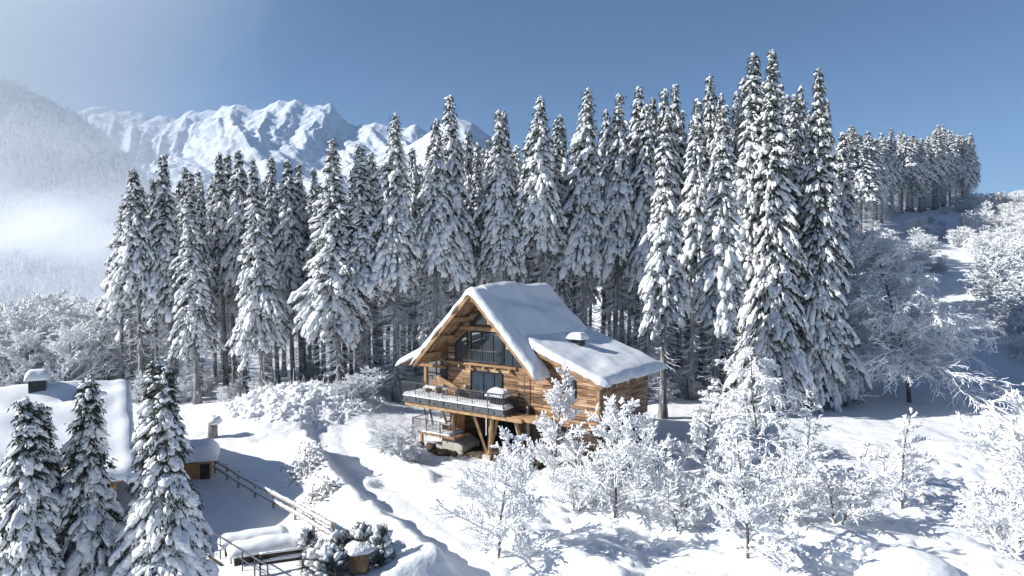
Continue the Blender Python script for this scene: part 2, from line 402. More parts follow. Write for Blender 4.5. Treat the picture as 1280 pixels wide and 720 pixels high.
# the woods on it: thousands of tiny frosted conifers, one mass
rng = np.random.default_rng(5)
U_, Y_, Z_ = wm
N = 26000
fi = rng.uniform(0, U_.shape[0] - 1.01, N); fj = rng.uniform(U_.shape[1] * .12, U_.shape[1] * .72, N)
def bil(A):
    a = np.floor(fi).astype(int); b = np.floor(fj).astype(int); s = fi - a; t = fj - b
    return A[a, b] * (1 - s) * (1 - t) + A[a + 1, b] * s * (1 - t) + A[a, b + 1] * (1 - s) * t + A[a + 1, b + 1] * s * t
X = bil(U_); Y = bil(Y_); Z = bil(Z_)
dens = fbm(X / 90, Y / 90, 3, 60); keep = dens > -.38 + rng.uniform(-.25, .1, N)
X, Y, Z = X[keep], Y[keep], Z[keep]; n = len(X)
hh = rng.uniform(9, 19, n); rr = hh * rng.uniform(.13, .2, n)
th = np.arange(5) / 5 * 2 * np.pi
V = np.zeros((n, 11, 3)); a0 = rng.uniform(0, 6, n)
for q in range(5):
    V[:, q, 0] = X + np.cos(th[q] + a0) * rr; V[:, q, 1] = Y + np.sin(th[q] + a0) * rr; V[:, q, 2] = Z - 1
    V[:, q + 5, 0] = X + np.cos(th[q] + a0 + .6) * rr * .55; V[:, q + 5, 1] = Y + np.sin(th[q] + a0 + .6) * rr * .55; V[:, q + 5, 2] = Z + hh * .5
V[:, 10, 0] = X; V[:, 10, 1] = Y; V[:, 10, 2] = Z + hh
f3 = [(q, (q + 1) % 5, q + 5) for q in range(5)] + [((q + 1) % 5, (q + 1) % 5 + 5, q + 5) for q in range(5)] + [(q + 5, (q + 1) % 5 + 5, 10) for q in range(5)]
mb = MB(); mb.add(V, (np.array(f3)[None] + (np.arange(n) * 11)[:, None, None]).reshape(-1, 3))
M['woods'] = noise_mat('woods', (.48, .52, .55), (.88, .9, .92), .35, .9, det=2, lo=.4, hi=.56)
o = mb.build('far_woods', M['woods']); tag(o, 'frosted conifer woods covering the steep misty mountainside', 'woods', kind='stuff')

# ---------------------------------------------------------------- spruces
def spruce(seed, Ht, cb, rmax, gap=.46, nb=7, lump=.34, detail=ICO1, tw=1.0, power=.8, dead=70, trunk_r=None, droop=.55, blades=7, bl=.42, sparse=0.0, cover=.93, name='x'):
    g = np.random.default_rng(seed)
    tr = trunk_r or Ht * .011
    lean = g.normal(0, .004, 2) * Ht
    def axis_xy(z): t = z / Ht; return lean[None] * (t ** 2)[:, None] + .05 * np.stack([np.sin(t * 9 + seed), np.cos(t * 7 + seed)], 1)
    tz = np.linspace(-1.0, Ht * .985, 22); tp = np.column_stack([axis_xy(np.clip(tz, 0, None)), tz])
    T = MB(); T.curve(tp, np.clip(tr * (1 - tz / Ht) ** .85 + .02, .02, None) + np.where(tz < .6, .12 * tr * 4, 0), 7)
    S = MB(); B = MB(); D = MB()
    C = []; SZ = []; DR = []; bl_p = []; bl_d = []; bl_l = []
    sp0 = []; sp1 = []; sr0 = []
    z = cb * Ht; ph = 0
    asym = g.uniform(0, 6.28)
    while z < Ht * .985:
        t = (z - cb * Ht) / (Ht * (1 - cb))          # 0 at crown base, 1 at top
        rad = rmax * (1 - t) ** power * min(1, .7 + t * 3.5) * (1 + .16 * math.sin(z * 1.9 + seed) * math.sin(z * .7 + seed * 2)) + .06
        n = max(3, int(round(nb * (.55 + .45 * (1 - t)) + g.uniform(-1, 1))))
        ph += 1.1
        for k in range(n):
            if g.uniform() < sparse: continue
            az = ph + 2 * math.pi * (k + g.uniform(-.3, .3)) / n
            Lb = rad * g.uniform(.66, 1.18) * (1 + .15 * math.cos(az - asym) + .14 * math.sin(2 * az + z * .8 + seed))
            zz = z + g.uniform(-.2, .2)
            up = .35 * t + g.uniform(-.1, .12)
            dr = droop * (1.05 - .5 * t) + g.uniform(-.12, .15)
            ns = max(2, int(Lb / (lump * .95) * tw))
            s = (np.arange(ns) + g.uniform(.3, .9, ns)) / ns
            s = np.clip(s, .12, 1.03)
            out = np.array([math.cos(az), math.sin(az), 0]); side = np.array([-math.sin(az), math.cos(az), 0])
            c0 = axis_xy(np.array([zz]))[0]
            def spine(q): return np.array([c0[0], c0[1], zz]) + out * (Lb * q)[:, None] * (1 - .12 * dr * q)[:, None] + np.array([0, 0, 1]) * (Lb * (up * q - dr * q * q))[:, None]
            sl = (up - 2 * dr * s)
            w = (.34 * Lb + .1) * np.sin(np.clip(s, 0, 1) ** .8 * math.pi * .82 + .25) * .8
            pts = spine(s)
            # bough stem
            q = np.array([0, .5, 1.0]); sq = spine(q); sp0 += [sq[0], sq[1]]; sp1 += [sq[1], sq[2]]; sr0 += [.035 + .012 * Lb, .02 + .006 * Lb]
            reps = 1 + int(round(1.5 * tw * min(1.6, Lb / 1.6)))
            for r_ in range(reps + 1):
                lat = g.uniform(-1, 1, ns) * w if r_ else g.normal(0, .08, ns)
                pos = pts + side[None] * lat[:, None] + np.array([0, 0, -1]) * (np.abs(lat) * .45 + g.uniform(0, .18, ns) * (r_ > 0))[:, None]
                dr3 = out[None] + np.array([0, 0, 1]) * (sl - .25 * (r_ > 0))[:, None] + side[None] * (lat / (Lb + .3) * 1.4)[:, None]
                sz = lump * g.uniform(.65, 1.4, ns) * (.27 + .73 * (1 - t) ** .6) * (1.15 if r_ == 0 else .8)
                sz = sz * np.where(g.uniform(size=ns) < .1, 1.45, 1)
                keep = (g.uniform(size=ns) < cover) & (g.uniform() > .06)
                C.append((pos + np.array([0, 0, lump * .14]))[keep]); SZ.append(np.stack([sz * g.uniform(1.0, 2.1, ns), sz * g.uniform(.5, .8, ns), sz * g.uniform(.42, .7, ns)], 1)[keep]); DR.append(dr3[keep])
                for b_ in range(blades):
                    p = pos + g.normal(0, lump * .42, (ns, 3)) - np.array([0, 0, lump * .35])
                    d = out[None] * g.uniform(.1, .9, (ns, 1)) + side[None] * g.uniform(-.7, .7, (ns, 1)) + np.array([0, 0, -1]) * g.uniform(.25, 1.1, (ns, 1))
                    bl_p.append(p); bl_d.append(d); bl_l.append(bl * g.uniform(.6, 1.25, ns))
        z += gap * (.7 + .5 * (1 - t)) * g.uniform(.85, 1.15)
    # snow piled on the leader
    for q in range(7):
        zt = Ht * .985 + .05 - q * lump * .55
        C.append(np.array([[*axis_xy(np.array([zt]))[0], zt]]) + g.normal(0, .05, (1, 3))); SZ.append(np.array([[.5, .36, .4]]) * lump * (.4 + .09 * q)); DR.append(g.normal(0, .3, (1, 3)) + np.array([[0, 0, 1.]]))
    C = np.concatenate(C); SZ = np.concatenate(SZ); DR = np.concatenate(DR)
    S.lumps(C, SZ, DR, detail, g)
    P = np.concatenate(bl_p); Dn = np.concatenate(bl_d); Ln = np.concatenate(bl_l)
    Dn /= np.linalg.norm(Dn, axis=1)[:, None]; sd = np.cross(Dn, g.normal(size=Dn.shape)); sd /= np.linalg.norm(sd, axis=1)[:, None]
    wd = (Ln * .16)[:, None]
    V = np.stack([P - sd * wd, P + sd * wd, P + Dn * Ln[:, None]], 1)
    B.add(V, np.arange(len(P) * 3).reshape(-1, 3))
    B.tubes(np.array(sp0), np.array(sp1), np.array(sr0), np.array(sr0) * .6, 3)
    # bare lower boughs, arching down, rimed white
    a0 = []; a1 = []; ar = []
    for k in range(dead):
        zz = g.uniform(.06, cb + .04) * Ht; az = g.uniform(0, 6.28); Lb = rmax * g.uniform(.35, .95) * (.55 + .5 * zz / (cb * Ht + .1))
        out = np.array([math.cos(az), math.sin(az), 0]); side = np.array([-math.sin(az), math.cos(az), 0])
        q = np.linspace(0, 1, 5); c0 = axis_xy(np.array([zz]))[0]
        bend = g.uniform(.3, .75)
        pts = np.array([c0[0], c0[1], zz]) + out * (Lb * q)[:, None] + side * (g.uniform(-.2, .2) * Lb * q * q)[:, None] + np.array([0, 0, 1]) * (Lb * (-bend * q + .5 * bend * q ** 2.2))[:, None]
        a0 += list(pts[:-1]); a1 += list(pts[1:]); ar += list((.034 * (1 - .5 * q[:-1])))
        for u_ in range(3):
            s_ = g.uniform(.35, .95); b0 = pts[0] + (pts[-1] - pts[0]) * s_; ii = int(s_ * 4); b0 = pts[ii] + (pts[min(ii + 1, 4)] - pts[ii]) * (s_ * 4 - ii)
            e = b0 + (out * .5 + side * g.uniform(-1, 1) + np.array([0, 0, -.5])) * Lb * g.uniform(.12, .3)
            a0.append(b0); a1.append(e); ar.append(.018)
    if a0: D.tubes(np.array(a0), np.array(a1), np.array(ar), np.array(ar) * .7, 3)
    return dict(trunk=T, crown=B, snow=S, dead=D if a0 else None, H=Ht)
def mesh_set(d, nm, needle='needles', snow='snow_tree'):
    r = {'trunk': d['trunk'].mesh('trunk', M['bark_frost'], True), 'crown': d['crown'].mesh('crown', M[needle], False), 'snow_cover': d['snow'].mesh('snow_cover', M[snow], True)}
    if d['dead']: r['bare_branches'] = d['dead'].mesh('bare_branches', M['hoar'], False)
    return r, d['H']
def place_tree(ms, name, loc, h, rz, label, group, cat='tree', wide=1.0):
    meshes, H0 = ms
    k = h / H0
    e = empty(name, loc, rz); e.scale = (k * wide, k * wide, k); tag(e, label, cat, group)
    if 'spruce' in name: e.rotation_euler.x = .02 * math.sin(loc[0] * 3.1); e.rotation_euler.y = .02 * math.sin(loc[1] * 5.3)
    for nm, me in meshes.items():
        o = bpy.data.objects.new(nm, me); COL.objects.link(o); o.parent = e
    return e
PR = {}
PR['L'] = [mesh_set(spruce(100 + i, 26, .42 + .035 * i, 2.9 + .15 * (i % 2), dead=110, droop=.95, power=.96, blades=3, lump=0.321, gap=.46), 'L') for i in range(4)]
PR['C'] = [mesh_set(spruce(200 + i, 32, .47 + .03 * (i % 4), 3.3 + .15 * (i % 3), dead=230, droop=1.05, power=.94, blades=3, lump=0.341, gap=.48), 'C') for i in range(5)]
PR['N'] = [mesh_set(spruce(300 + i, 31, .28 + .08 * i, 2.7, dead=90, droop=1.0, nb=6, lump=0.341, power=.84, blades=3, gap=.47), 'N') for i in range(3)]
PR['F'] = [mesh_set(spruce(400 + i, 30, .26, 4.4, dead=90, droop=.65, nb=8, gap=.5, lump=0.360, blades=3, power=.97), 'F') for i in range(2)]
PR['D'] = [mesh_set(spruce(450 + i, 30, .10, 4.7, dead=30, droop=.65, nb=8, gap=.52, lump=0.341, sparse=.03, blades=3, bl=.45, cover=.93, power=.92), 'D') for i in range(2)]
PR['B'] = [mesh_set(spruce(500 + i, 28, .48 - .08 * i, 2.9, dead=170, droop=.85, nb=5, gap=.62, lump=0.397, blades=3, power=.97), 'B') for i in range(3)]

ORD = ['first', 'second', 'third', 'fourth', 'fifth', 'sixth', 'seventh', 'eighth', 'ninth', 'tenth', 'eleventh', 'twelfth', 'thirteenth', 'fourteenth', 'fifteenth', 'sixteenth', 'seventeenth', 'eighteenth', 'nineteenth', 'twentieth']
front = [  # px of top, py of top, depth, kind, width factor
 (147, 249, 76, 'L', .9, 0), (172, 208, 74, 'L', 1.0, 0), (192, 219, 79, 'L', .9, 0), (211, 188, 75, 'L', 1.05, 0), (230, 205, 82, 'L', .9, 0), (243, 213, 72, 'N', .95, 0), (278, 188, 80, 'L', 1, 0), (289, 191, 84, 'L', 1, 0),
 (303, 186, 78, 'L', .95, 0), (324, 194, 71, 'F', .72, 0), (344, 191, 82, 'L', .9, 0), (364, 197, 78, 'L', 1.0, 0), (378, 202, 84, 'L', .9, 0), (395, 208, 88, 'L', .9, 0),
 (421, 170, 69, 'F', .95, 1), (455, 176, 70, 'N', 1.15, 1), (493, 138, 71, 'C', .98, 1), (520, 183, 88, 'C', .9, 1), (544, 144, 73, 'C', .95, 1), (572, 114, 75, 'C', 1.0, 1), (606, 172, 90, 'B', 1, 1), (626, 131, 77, 'C', .8, 1), (634, 133, 75, 'C', .95, 1),
 (682, 115, 74, 'C', 1.05, 1), (706, 140, 86, 'C', .9, 1), (731, 103, 76, 'C', 1.1, 1), (755, 133, 90, 'C', .9, 1), (770, 112, 77, 'C', .95, 1), (799, 101, 79, 'C', 1.0, 1), (812, 119, 86, 'C', .8, 1),
 (832, 138, 65, 'N', .95, 2), (838, 106, 78, 'C', .95, 2), (853, 100, 82, 'N', 1, 2), (866, 119, 74, 'N', 1, 2), (893, 86, 80, 'C', .95, 2), (897, 126, 65, 'N', 1, 2), (932, 60, 72, 'N', 1.25, 2), (951, 60, 78, 'D', .8, 2), (966, 55, 70, 'D', .95, 2), (997, 113, 80, 'N', 1, 2), (1024, 84, 71, 'D', .88, 2), (1055, 162, 86, 'L', 1.05, 2)]
cl = ['left forest clump', 'forest behind the chalet', 'tall right forest clump']
adj = {'L': 'slender bare-trunked spruce', 'C': 'tall snowy spruce', 'N': 'narrow snow-draped spruce', 'F': 'broad white-laden spruce', 'D': 'broad dark spruce', 'B': 'thin snowy spruce'}
rnd = random.Random(7)
cnt = [0, 0, 0]
taken = []
for px, py, Yd, kd, wf, c in front:
    top = at(px, py, Yd); b = Vector((top.x, Yd, G(top.x, Yd)))
    ms = rnd.choice(PR[kd]); h = top.z - b.z
    place_tree(ms, 'spruce_tree', b, h, rnd.uniform(0, 6.28), '%s, %s from the left in the %s' % (adj[kd], ORD[cnt[c]], cl[c]), 'spruces along the front of the forest', wide=wf * ms[1] / h if kd != 'X' else 1)
    cnt[c] += 1; taken.append((b.x, b.y))
# second row, filling between the front trees
k = 0; tries = 0
while k < 34 and tries < 3000:
    tries += 1
    Yd = rnd.uniform(76, 88); px = rnd.uniform(160, 1040); x = (px - 640) / F * Yd
    if any((x - a) ** 2 + (Yd - b) ** 2 < 7.5 for a, b in taken): continue
    py = np.interp(px, [140, 170, 210, 300, 390, 421, 493, 572, 630, 682, 731, 800, 850, 893, 932, 966, 1024, 1060], [262, 218, 200, 198, 212, 195, 165, 150, 145, 135, 125, 112, 110, 98, 78, 75, 100, 175]) + rnd.uniform(6, 34)
    top = at(px, py, Yd); b = Vector((x, Yd, G(x, Yd))); h = top.z - b.z
    ms = rnd.choice(PR['L'] if px < 400 else PR['C'] + PR['N'][:1])
    place_tree(ms, 'spruce_tree', b, h, rnd.uniform(0, 6.28), 'snowy spruce squeezed between the front-row trees of the forest', 'spruces in the second row of the forest', wide=ms[1] / h * rnd.uniform(.72, .92)); taken.append((b.x, b.y)); k += 1
# rows behind
sky_px = np.array([140, 170, 210, 300, 390, 421, 493, 572, 630, 682, 731, 800, 850, 893, 932, 966, 1024, 1060]); sky_py = np.array([262, 222, 205, 200, 215, 205, 175, 165, 160, 150, 140, 128, 122, 112, 95, 90, 120, 185])
k = 0; tries = 0
while k < 112 and tries < 9000:
    tries += 1
    Yd = 84 + 48 * rnd.random() ** 1.2; px = rnd.uniform(150, 1058)
    if px < 420 and Yd > 112: continue
    x = (px - 640) / F * Yd
    if any((x - a) ** 2 + (Yd - b) ** 2 < 8 for a, b in taken): continue
    py = np.interp(px, sky_px, sky_py) + rnd.uniform(2, 46) + (Yd - 82) * .4
    top = at(px, py, Yd); b = Vector((x, Yd, G(x, Yd))); h = top.z - b.z
    if h < 12: continue
    ms = rnd.choice(PR['B']); place_tree(ms, 'spruce_tree', b, h, rnd.uniform(0, 6.28), 'snowy spruce half hidden in the rows behind the front trees', 'spruces deep in the forest', wide=ms[1] / h * rnd.uniform(.85, 1.1))
    taken.append((x, Yd)); k += 1
# the distant wood on the hill
k = 0
ft = []
while k < 102:
    t = rnd.random(); row = rnd.random() ** 1.2
    px = 1052 + 154 * t + rnd.uniform(-2, 2); Yf = 142 + 88 * t ** 1.1 + 7 * math.sin(px / 11.)
    Yd = Yf + row * 34
    x = (px - 640) / F * Yd; z = G(x, Yd)
    if any((x - a) ** 2 + (Yd - b) ** 2 < 6 for a, b in ft): continue
    py = 170 + 5 * math.sin(px / 9.) + rnd.uniform(-14, 14) + 9 * row
    top = at(px, py, Yd); h = min(max(15, top.z - z), 34)
    ms = rnd.choice(PR['B'] + PR['C'])
    place_tree(ms, 'spruce_tree', (x, Yd, z), h, rnd.uniform(0, 6.28), 'distant dark-trunked spruce in the wood on the far hilltop', 'spruces in the far hilltop wood', wide=ms[1] / h * rnd.uniform(1.05, 1.35))
    ft.append((x, Yd)); k += 1

# foreground spruces, close to the camera
def fg(seed, h, r, **kw):
    return mesh_set(spruce(seed, h, .02, r, gap=.3, nb=8, lump=.27, detail=ICO2, tw=1.0, power=.88, dead=0, droop=.9, blades=14, bl=.21, trunk_r=.16, cover=.8, **kw), 'fg')
for (px, py, Yd, r, seed, lab) in [(196, 449, 27, 2.35, 61, 'large close spruce loaded with snow pillows, rightmost of the foreground three, before the lodge'),
                                   (110, 468, 28, 2.0, 62, 'close snow-loaded spruce standing between the two other foreground spruces'),
                                   (30, 495, 26, 1.9, 63, 'close snow-loaded spruce at the left edge with a domed snow tip')]:
    top = at(px, py, Yd); z = G(top.x, Yd)
    place_tree(fg(seed, top.z - z, r), 'spruce_tree', (top.x, Yd, z), top.z - z, seed, lab, 'close snow-loaded spruces in the foreground')
top = at(53, 507, 27.3); z = G(top.x, 27.3)
place_tree(fg(64, top.z - z, 1.3), 'spruce_tree', (top.x, 27.3, z), top.z - z, 1, 'smaller darker-tipped spruce tucked beside the leftmost foreground spruce', 'close snow-loaded spruces in the foreground')
top = at(207, 458, 26.3); z = G(top.x, 26.3)
place_tree(fg(65, top.z - z, 1.7), 'spruce_tree', (top.x, 26.3, z), top.z - z, 2, 'second tip leaning on the right side of the largest foreground spruce', 'close snow-loaded spruces in the foreground')

# ---------------------------------------------------------------- frosted bare trees
def frost_tree(seed, h, spread=.45, levels=3, n1=13, n2=8, n3=6, base=.03, up=.75, droop=0.0, tw=.035, load=.09, snowmat='frost', trunk=None, stems=1, det=ICO1, conic=True, curl=0.0, bark='bark'):
    g = np.random.default_rng(seed)
    segs = {0: [], 1: [], 2: [], 3: []}; lumpsC = []; lumpsD = []; lumpsS = []
    tr = trunk or h * .010 + .02
    Zu = np.array([0, 0, 1.0])
    def branch(p, d, Lb, r, lv):
        n = [9, 6, 4, 3][lv]; pts = [p]; dd = d
        for i in range(n):
            t = (i + 1) / n
            bend = Zu * (-droop * t * .5 * (lv > 0)) + (Zu * curl * .15 * (lv > 0))
            dd = dd + g.normal(0, [.05, .12, .16, .2][lv], 3) + bend
            dd = dd / np.linalg.norm(dd); pts.append(pts[-1] + dd * Lb / n)
        pts = np.array(pts); rr = r * (1 - .8 * np.linspace(0, 1, n + 1)) 
        for i in range(n): segs[lv].append((pts[i], pts[i + 1], rr[i], rr[i + 1]))
        if lv < levels:
            m = [n1, n2, n3][lv]
            for k in range(m):
                s = base + (1 - base) * (k + g.uniform(0, 1)) / m if lv == 0 else .18 + .8 * (k + g.uniform(0, 1)) / m
                s = min(s, .985); i = int(s * n); q = pts[i] + (pts[i + 1] - pts[i]) * (s * n - i); ax = pts[i + 1] - pts[i]; ax /= np.linalg.norm(ax)
                if lv == 0:
                    az = k * 2.4 + g.uniform(-.5, .5); perp = np.array([math.cos(az), math.sin(az), 0])
                    prof = (1 - s) ** .75 * 1.15 if conic else math.sin((.25 + .72 * s) * math.pi) ** .7
                    Lc = h * spread * (prof + .1) * g.uniform(.75, 1.2); nd_ = perp + ax * up * g.uniform(.7, 1.3)
                else:
                    perp = np.cross(ax, g.normal(size=3)); perp /= np.linalg.norm(perp) + 1e-6; perp[2] *= .7
                    Lc = Lb * (.42 if lv == 1 else .38) * g.uniform(.6, 1.2) * (1.15 - .6 * s); nd_ = perp * .85 + ax * .8 + Zu * (.12 - .3 * droop)
                branch(q, nd_ / np.linalg.norm(nd_), Lc, max(r * .36 * (1 - .5 * s), .012), lv + 1)
        if lv >= 2 or lv == levels:
            for i in range(n):
                a, b = pts[i], pts[i + 1]
                for w in range(2):
                    if g.uniform() < .85:
                        lumpsC.append(a + (b - a) * g.uniform() + Zu * load * .25); lumpsD.append(b - a); s_ = load * g.uniform(.3, 1.1)
                        ln = np.linalg.norm(b - a) * .6; lumpsS.append((max(s_, min(ln, s_ * 3)), s_ * .62, s_ * .6))
    for st in range(stems):
        a = st * 2.1; d0 = Zu + np.array([math.cos(a), math.sin(a), 0]) * (.22 if stems > 1 else .03) + g.normal(0, .04, 3) * (stems > 1)
        branch(np.array([.12 * math.cos(a) * (stems > 1), .12 * math.sin(a) * (stems > 1), -.3]), d0 / np.linalg.norm(d0), (h + .3) * (1 if st == 0 else g.uniform(.6, .9)), tr, 0)
    T = MB(); Fm = MB()
    for lv, lst in segs.items():
        if not lst: continue
        P = np.array([s[0] for s in lst]); Q = np.array([s[1] for s in lst]); a = np.array([s[2] for s in lst]); b = np.array([s[3] for s in lst])
        if lv <= 1:
            T.tubes(P, Q, a, b, 6 if lv == 0 else 4)
            if lv == 1:
                off = np.array([0, 0, 1]) * (a * .8 + tw * .5)[:, None]
                Fm.tubes(P + off, Q + off, a * .8 + tw * 1.15, b * .8 + tw * 1.15, 4)
        else:
            Fm.tubes(P, Q, tw * (1.25 if lv == 2 else .9), tw * (.9 if lv == 2 else .55), 3)
            if lv == 2 and load > .055: Fm.tubes((P - np.array([0, 0, tw * .9]))[::2], (Q - np.array([0, 0, tw * .9]))[::2], tw * .28, tw * .2, 3, 1)
    Fm.lumps(np.array(lumpsC), np.array(lumpsS), np.array(lumpsD), det, g)
    return {'trunk': T.mesh('trunk', M['twig'] if bark == 'twig' else M['bark'], False), 'frosted_crown': Fm.mesh('frosted_crown', [M[snowmat], M['bark']], True)}, h
GF = 'small frosted trees in the snow by the chalet'
small = [
 (623, 700, 545, dict(spread=.48, n1=28, n2=13, n3=12, load=0.037, tw=0.032, up=.7), 'round white frosted tree below the dark opening under the chalet', 'tree'),
 (690, 603, 457, dict(spread=.30, n1=37, n2=12, n3=11, load=0.048, tw=0.041, up=.8), 'narrow frosted tree rising against the chalet wall beside the roof tip', 'tree'),
 (768, 650, 497, dict(spread=.50, n1=28, n2=13, n3=12, load=0.044, tw=0.032, up=.75), 'wide frosted tree with brown trunk base in front of the chalet corner', 'tree'),
 (880, 594, 475, dict(spread=.34, n1=28, n2=12, n3=11, load=0.054, tw=0.041, up=.5), 'frosted tree with thick snow clumps right of the chalet', 'tree'),
 (848, 665, 590, dict(spread=.5, n1=13, n2=11, n3=11, load=0.026, tw=0.025, stems=3), 'low dark-stemmed frosted shrub between two taller frosted trees', 'shrub'),
 (950, 612, 440, dict(spread=.36, n1=29, n2=12, n3=12, load=0.037, tw=0.032, up=.5, droop=.55, conic=False), 'frosted birch with arching drooping crown before the forest edge', 'tree'),
 (935, 700, 528, dict(spread=.38, n1=29, n2=12, n3=11, load=0.037, tw=0.032, up=.6), 'pale frosted tree below the arching birch', 'tree'),
 (978, 655, 555, dict(spread=.45, n1=18, n2=12, n3=11, load=0.030, tw=0.027, stems=2), 'bushy frosted sapling right of the arching birch', 'shrub'),
 (1048, 655, 548, dict(spread=.42, n1=19, n2=12, n3=11, load=0.030, tw=0.027, stems=2), 'twin-stemmed frosted shrub left of the upright frosted sapling', 'shrub'),
 (1128, 637, 510, dict(spread=.34, n1=28, n2=12, n3=11, load=0.037, tw=0.029, up=.7), 'upright frosted sapling on the open snow at right', 'tree'),
 (1295, 738, 468, dict(spread=.40, n1=34, n2=13, n3=12, load=0.054, tw=0.041, up=.6), 'large frosted tree cut off by the right edge', 'tree'),
 (1262, 700, 590, dict(spread=.5, n1=23, n2=12, n3=11, load=0.037, tw=0.032, stems=2), 'frosted bush under the large tree at the right edge', 'shrub'),
 (720, 640, 560, dict(spread=.5, n1=23, n2=12, n3=12, load=0.034, tw=0.027, stems=2), 'low frosted bush between the two frosted trees at the chalet wall', 'shrub'),
 (822, 620, 520, dict(spread=.42, n1=23, n2=12, n3=11, load=0.037, tw=0.032), 'frosted sapling just right of the wide frosted tree', 'tree'),
 (905, 640, 560, dict(spread=.45, n1=18, n2=12, n3=11, load=0.026, tw=0.027, stems=2), 'small frosted shrub just left of the arching birch trunk', 'shrub'),
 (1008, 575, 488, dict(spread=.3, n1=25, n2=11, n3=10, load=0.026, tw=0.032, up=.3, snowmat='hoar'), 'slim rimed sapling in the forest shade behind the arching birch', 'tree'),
]
for k, (px, pb, pt, kw, lab, cat) in enumerate(small):
    b = hit(px, min(pb, 716)) if pb <= 716 else at(px, pb, 31.0)
    if pb > 716: b.z = G(b.x, b.y)
    h = at(px, pt, b.y).z - b.z
    ms = frost_tree(900 + k, h, det=ICO1, **kw)
    place_tree(ms, 'frosted_tree' if cat == 'tree' else 'frosted_shrub', b, h, 0, lab, GF if cat == 'tree' else 'frosted shrubs among the small trees', cat)
# large drooping tree on the right
b = hit(1137, 503); h = at(1140, 280, b.y).z - b.z
place_tree(frost_tree(950, h, spread=.46, n1=84, n2=18, n3=9, up=.45, droop=.42, tw=.042, load=.05, snowmat='rime', trunk=.22, base=.12), 'frosted_tree', b, h, 0, 'big rimed tree with layered drooping boughs at the right edge of the forest', 'frosted trees on the slope', 'tree')

# frosted thickets: copies of a few saplings
TK = [frost_tree(960 + i, 8, spread=.42, n1=26, n2=12, n3=8, up=.8, tw=.06, load=.08, conic=False, stems=1 + i % 2, snowmat='frost') for i in range(3)]
TH = [frost_tree(970 + i, 8, spread=.42, n1=26, n2=11, n3=8, up=.6, tw=.05, load=.06, conic=False, stems=2, snowmat='rime', droop=.1) for i in range(3)]
k = 0; pts = []
while k < 85:
    Yd = rnd.uniform(72, 150); px = rnd.uniform(-90, 190)
    if px > 150 and Yd < 95: continue
    x = (px - 640) / F * Yd
    if any((x - a) ** 2 + (Yd - c) ** 2 < 7 for a, c in pts): continue
    pts.append((x, Yd)); k += 1
    z = G(x, Yd); ms = rnd.choice(TK); h = min(rnd.uniform(6.5, 10.5) + (Yd - 72) * .05, at(px, rnd.uniform(352, 380) + (0 if px < 130 else 0), Yd).z - z)
    if h < 4: h = 4
    place_tree(ms, 'frosted_tree', (x, Yd, z), h, rnd.uniform(0, 6.28), 'pale frosted tree in the sunlit thicket behind the snowy lodge roof', 'frosted thicket behind the lodge', wide=1.15)
k = 0; pts = []
while k < 105:
    Yd = rnd.uniform(84, 200); px = rnd.uniform(1140, 1330)
    edge = 1275 - (Yd - 80) * 1.2
    if px < max(edge, 1188) or (Yd > 150 and px < 1205): continue
    x = (px - 640) / F * Yd
    if any((x - a) ** 2 + (Yd - c) ** 2 < 6 for a, c in pts): continue
    pts.append((x, Yd)); k += 1
    z = G(x, Yd); h = rnd.uniform(4.5, 8) if Yd < 115 else rnd.uniform(2.6, 4.6); ms = rnd.choice(TH + TK[:1] if Yd < 120 else TK)
    place_tree(ms, 'frosted_tree', (x, Yd, z), h, rnd.uniform(0, 6.28), 'rimed tree in the tangled thicket climbing the right-hand slope', 'frosted thicket on the right slope', wide=1.2)
for k, (px, py, hh) in enumerate([(1082, 325, 4.5), (1098, 318, 5), (1108, 325, 4), (1225, 268, 4.5), (1250, 262, 4.5), (1275, 262, 5)]):
    b = hit(px, py); place_tree(TK[k % 3], 'frosted_shrub', b, hh, k, ['brightly sunlit frosted bush, left of three on the upper slope', 'brightly sunlit frosted bush, middle of three on the upper slope', 'brightly sunlit frosted bush, right of three on the upper slope', 'sunlit frosted bush nearest the far wood on the right skyline', 'sunlit frosted bush, middle of three on the right skyline', 'sunlit frosted bush, rightmost on the right skyline'][k], 'sunlit bushes on the upper slope', 'shrub', wide=1.6)
k = 0
while k < 60:
    px = rnd.uniform(1195, 1320); Yd = rnd.uniform(185, 240); x = (px - 640) / F * Yd
    place_tree(rnd.choice(TH), 'frosted_tree', (x, Yd, G(x, Yd)), rnd.uniform(2.5, 4.5), rnd.uniform(0, 6), 'far dark bush on the skyline right of the hilltop wood', 'bushes on the right skyline', wide=1.5); k += 1
k = 0
while k < 34:
    px = rnd.uniform(1075, 1195); b = hit(px, rnd.uniform(262, 345))
    place_tree(rnd.choice(TH), 'frosted_shrub', b, rnd.uniform(1.5, 4.5), rnd.uniform(0, 6), 'rimed bush scattered on the open slope below the hilltop wood', 'bushes on the open slope', 'shrub', wide=1.4); k += 1
